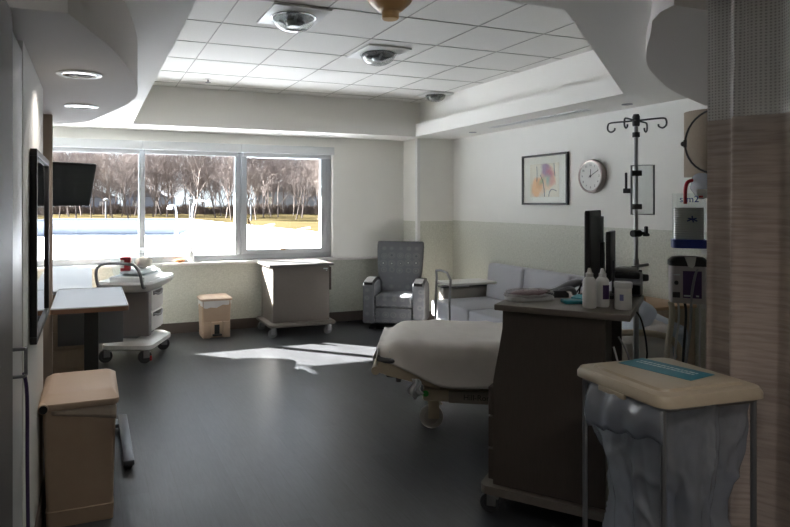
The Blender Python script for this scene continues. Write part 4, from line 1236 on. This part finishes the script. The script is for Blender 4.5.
# ------------------------------------------------------------------ outdoors
gd = struct('ground', MB().b2(-250, 400, 9, 450, -1.3, -1.0), M['grass'], smooth=False)
tag(MB().prism([(-40, 8.12), (11.0, 8.12), (12.0, 33), (9.6, 65), (-40, 65)], -.3, 0).build('flat_roof', M['roofw'], smooth=False), 'white flat roof of the lower building outside the window', 'roof')
DF = Vector((math.sin(yaw), math.cos(yaw), 0)); DR = Vector((math.cos(yaw), -math.sin(yaw), 0))
def far(px, Z, z): 
    v = DF * Z + DR * ((px - 335.) / FPX * Z); return Vector((v.x, v.y, z))
t = thing('roof_parapet', 'pale blue-grey parapet wall across the white roof', 'parapet', far(120, 32, 0))
pr_ = MB()
A_ = far(-40, 32, 0) - t.location; B_ = far(178, 32, 0) - t.location; C_ = far(191, 33, 0) - t.location
n_ = Vector((DF.x, DF.y, 0)) * .35
for p0, p1, z1 in ((A_, B_, .72), ):
    vs = [p0, p1, p1 + n_, p0 + n_]
    pr_.prism([(v.x, v.y) for v in vs], 0, z1)
pr_.build('wall_face', M['parapet'], t, smooth=False)
cp = MB()
vs = [A_ - n_ * .15, B_ - n_ * .15, B_ + n_ * 1.15, A_ + n_ * 1.15]
cp.prism([(v.x, v.y) for v in vs], .722, .82); cp.build('coping', M['coping'], t, smooth=False)
rp = MB()
side = DR
e0 = B_; pro = [(0, 0)] + [(.75 * math.sin(R(a)) , .80 * math.sin(R(a)) ** 2) for a in range(0, 91, 15)]
Tq = Matrix(((DR.x, DF.x, 0, B_.x), (DR.y, DF.y, 0, B_.y), (0, 0, 1, 0), (0, 0, 0, 1)))
rp.prism([(0, 0), (.10, .05), (.35, .14), (.55, .32), (.68, .55), (.74, .8), (.60, .82), (0, .82)], -.35, 0, M4=Tq @ Matrix(((1, 0, 0, 0), (0, 0, -1, 0), (0, 1, 0, 0), (0, 0, 0, 1))))
rp.build('end_curve', M['parapet'], t)
def gooseneck(px, Z, h, arm, lab, lean):
    b = far(px, Z, 0)
    t = thing('roof_lamp', lab, 'lamp', b, -yaw, 'gooseneck lamps on the roof')
    pts = catmull([(0, 0, 0), (0, 0, h * .55), (lean * .05, 0, h * .82), (lean * .22, 0, h * .97), (lean * .5, 0, h), (lean * arm, 0, h * .98)], 6)
    MB().tube(pts, .045, 10).build('neck', M['lampgrey'], t)
    MB().lathe([(.06, h * .98 + .02), (.13, h * .98 - .06), (.15, h * .98 - .15), (.10, h * .98 - .19)], (lean * arm, 0, 0), seg=14).build('lamp_head', M['lampgrey'], t)
    MB().b2(-.08, .08, -.08, .08, 0, .5, .01).b2(-.2, .2, -.06, .06, .5, .56).build('bracket', M['lampgrey'], t)
gooseneck(176.5, 31.0, 1.52, 1.0, 'white gooseneck lamp rising from the roof parapet, bending left', -.32)
gooseneck(192, 31.4, 1.75, 1.0, 'white gooseneck lamp rising from the roof parapet end, bending right', .85)
for px, py, lab in ((262, 229.5, 'small bent vent pipe on the white roof, nearer the middle'), (295, 234, 'small bent vent pipe on the white roof, toward the right')):
    Z = FPX * 1.6 / (py - 203.5)
    t = thing('vent_pipe', lab, 'vent pipe', far(px, Z, 0), -yaw, 'bent pipes on the roof')
    MB().tube(catmull([(0, 0, 0), (0, 0, .12), (.1, 0, .2), (.4, 0, .28), (.8, 0, .34)], 4), .05, 8).build('pipe', P('pipe_grey', '#8f9499', .5), t)
    MB().lathe([(.14, 0), (.10, .06)], seg=12).build('flashing', M['coping'], t)
t = thing('street_light', 'grey outdoor light post standing on the grass beyond the roof, left', 'light post', far(106, 95, -1), 0, 'light posts on the grass')
MB().cyl((0, 0, 0), (0, 0, 3.0), .13, .11, 10).build('post', P('post_grey', '#8d929c', .6), t)
MB().lathe([(.15, 3.0), (.34, 3.1), (.3, 3.3), (.08, 3.4)], seg=12).build('lamp_head', P('post_head', '#9ba1ab', .6), t)
dup(t, far(251, 95, -1), 0, 'grey outdoor light post on the grass, right of the window mullion')
dup(t, far(190, 92, -1), 0, 'grey outdoor light post behind the right gooseneck lamp')

def house(px, Z, w, d, h, rh, rz, lab):
    t = thing('house', lab, 'house', far(px, Z, -1), rz, 'houses behind the trees')
    MB().b2(-w / 2, w / 2, -d / 2, d / 2, 0, h).build('walls', M['house'], t, smooth=False)
    Tm = Matrix(((1, 0, 0, 0), (0, 0, -1, 0), (0, 1, 0, 0), (0, 0, 0, 1)))
    MB().prism([(-w / 2 - .5, h), (w / 2 + .5, h), (0, h + rh)], -d / 2 - .5, d / 2 + .5, M4=Tm).build('roof', M['shingle'], t, smooth=False)
    for x in (-w / 4, w / 4): MB().b2(x - .6, x + .6, -d / 2 - .06, -d / 2, h * .4, h * .75).build('window', M['white'], t, smooth=False)
house(88, 178, 16, 10, 4.2, 3.2, -yaw + .3, 'grey-blue house behind the bare trees, left of the window')
house(290, 185, 18, 10, 6.0, 3.2, -yaw - .25, 'grey gabled house behind the bare trees in the right window pane')
house(150, 190, 13, 9, 4.5, 3.0, -yaw, 'grey house behind the bare trees in the middle window pane')

def make_tree(seed, H):
    rnd = random.Random(seed)
    mb = MB()
    def branch(p, d, L, r, depth):
        n = 3 if depth < 2 else 2
        pts = [p]; dd = d.copy()
        for i in range(n):
            dd = (dd + Vector((rnd.uniform(-1, 1), rnd.uniform(-1, 1), rnd.uniform(-.3, .6))) * .16).normalized()
            pts.append(pts[-1] + dd * L / n)
        mb.tube(pts, r, 4 if depth < 2 else 3, r1=r * .55)
        if depth >= 5: return
        nb = (8, 6, 5, 3, 3)[depth]
        for k in range(nb):
            tpos = rnd.uniform(.3 if depth else .28, 1.0)
            fi = tpos * n; i0 = min(int(fi), n - 1)
            q = pts[i0].lerp(pts[i0 + 1], fi - i0)
            az = rnd.uniform(0, 2 * PI)
            perp = dd.orthogonal().normalized()
            perp.rotate(Matrix.Rotation(az, 3, dd))
            ang = rnd.uniform(.4, .85)
            nd = (dd * math.cos(ang) + perp * math.sin(ang) + Vector((0, 0, .22))).normalized()
            branch(q, nd, L * rnd.uniform(.5, .72) * (1.1 - .3 * tpos), max(.013, r * .5), depth + 1)
    branch(Vector((0, 0, 0)), Vector((rnd.uniform(-.08, .08), rnd.uniform(-.05, .05), 1)).normalized(), H * .66, H * .0105, 0)
    return mb
protos = []
for i in range(6):
    H = (15, 17, 14, 16, 18, 13)[i]
    o = make_tree(20 + i, H).build('bare_tree', M['bark'] if i % 2 else M['bark2'], smooth=False)
    protos.append(tag(o, 'bare brown tree in the thicket beyond the white roof', 'tree', 'bare trees beyond the roof'))
rt = random.Random(5)
spots = []
for row, (Z, n) in enumerate(((102, 10), (116, 20), (132, 28), (150, 34), (168, 38))):
    for k in range(n):
        px = 10 + (k + .5 + rt.uniform(-.4, .4)) * 380 / n
        spots.append((px, Z + rt.uniform(-7, 7)))
for i, (px, Z) in enumerate(spots):
    o = protos[i] if i < 6 else protos[rt.randrange(6)].copy()
    if i >= 6: COL.objects.link(o)
    o.location = far(px, Z, -1.02)
    sc = rt.uniform(.62, .95) * (Z / 125) ** .35
    o.scale = (sc, sc, sc * rt.uniform(.9, 1.08))
    o.rotation_euler = (0, 0, rt.uniform(0, 6.28))
# brush at the foot of the trees
def shrub(seed):
    rnd = random.Random(seed); mb = MB()
    for k in range(170):
        a = rnd.uniform(0, 6.28); r0 = rnd.uniform(0, 2.6)
        p = Vector((math.cos(a) * r0, math.sin(a) * r0, 0))
        d = Vector((rnd.uniform(-.5, .5), rnd.uniform(-.5, .5), 1)) * rnd.uniform(1.0, 2.8)
        q = p + d * .5 + Vector((rnd.uniform(-.3, .3), rnd.uniform(-.3, .3), 0))
        mb.tube([p, q, p + d], .05, 3, r1=.02)
        for m in range(3):
            e = p.lerp(p + d, rnd.uniform(.4, .9)); mb.tube([e, e + Vector((rnd.uniform(-.7, .7), rnd.uniform(-.7, .7), rnd.uniform(.2, .8)))], .03, 3)
    return mb
sp_ = []
for i in range(3):
    sp_.append(tag(shrub(50 + i).build('bare_shrub', M['shrub'], smooth=False), 'low bare shrub along the far edge of the dry grass', 'shrub', 'bare shrubs under the trees'))
for i in range(46):
    px = 12 + i * 8.0 + rt.uniform(-2, 2); Z = rt.uniform(150, 165)
    o = sp_[i] if i < 3 else sp_[i % 3].copy()
    if i >= 3: COL.objects.link(o)
    o.location = far(px, Z, -1.02); o.rotation_euler = (0, 0, rt.uniform(0, 6)); k = rt.uniform(.6, 1.0); o.scale = (k, k, k)

# ------------------------------------------------------------------ light
SUN_D = Vector((.72, -.69, 0)).normalized() * math.cos(R(28.6)) + Vector((0, 0, -math.sin(R(28.6))))
sl = bpy.data.lights.new('sun', 'SUN'); sl.energy = 95; sl.angle = R(.53); sl.color = (1, .97, .94)
so = bpy.data.objects.new('sun', sl); COL.objects.link(so)
so.rotation_euler = SUN_D.to_track_quat('-Z', 'Y').to_euler()
so.location = (-5, 15, 10)
def down(x, y, z, e, size=.12, spread=130):
    l = bpy.data.lights.new('downlight_or_fill', 'AREA'); l.shape = 'DISK'; l.size = size; l.energy = e; l.color = (1, .93, .86); l.spread = R(spread)
    o = bpy.data.objects.new('downlight_or_fill', l); COL.objects.link(o); o.location = (x, y, z)
down(-.053, 3.21, 2.205, 2.0); down(-.056, 4.26, 2.205, 2.0)          # the two lit downlights of the left bulkhead
for x, y in ((.75, .5), (1.75, .5), (.75, -.7), (1.9, -.7)): down(x, y, 2.48, 3.2)     # added unseen fill lamps over the entry, brightening the foreground
w = bpy.data.worlds.new('sky'); scn.world = w; w.use_nodes = True
nt = w.node_tree
bgn = nt.nodes['Background']
tcw = nt.nodes.new('ShaderNodeTexCoord'); sep = nt.nodes.new('ShaderNodeSeparateXYZ')
nt.links.new(tcw.outputs['Generated'], sep.inputs[0])
rw = nt.nodes.new('ShaderNodeValToRGB')
rw.color_ramp.elements[0].position = 0; rw.color_ramp.elements[0].color = (.84, .92, 1, 1)
rw.color_ramp.elements[1].position = .6; rw.color_ramp.elements[1].color = (.55, .72, 1, 1)
nt.links.new(sep.outputs['Z'], rw.inputs[0]); nt.links.new(rw.outputs[0], bgn.inputs[0])
bgn.inputs[1].default_value = 1.1

scn.view_settings.view_transform = 'Standard'
scn.view_settings.look = 'None'
scn.view_settings.gamma = 1
scn.view_settings.use_curve_mapping = False
scn.view_settings.exposure = 0.38
cy = scn.cycles
cy.use_denoising = True
cy.max_bounces = 14; cy.diffuse_bounces = 8; cy.glossy_bounces = 4; cy.transparent_max_bounces = 24
cy.caustics_reflective = False; cy.caustics_refractive = False
cy.sample_clamp_indirect = 20
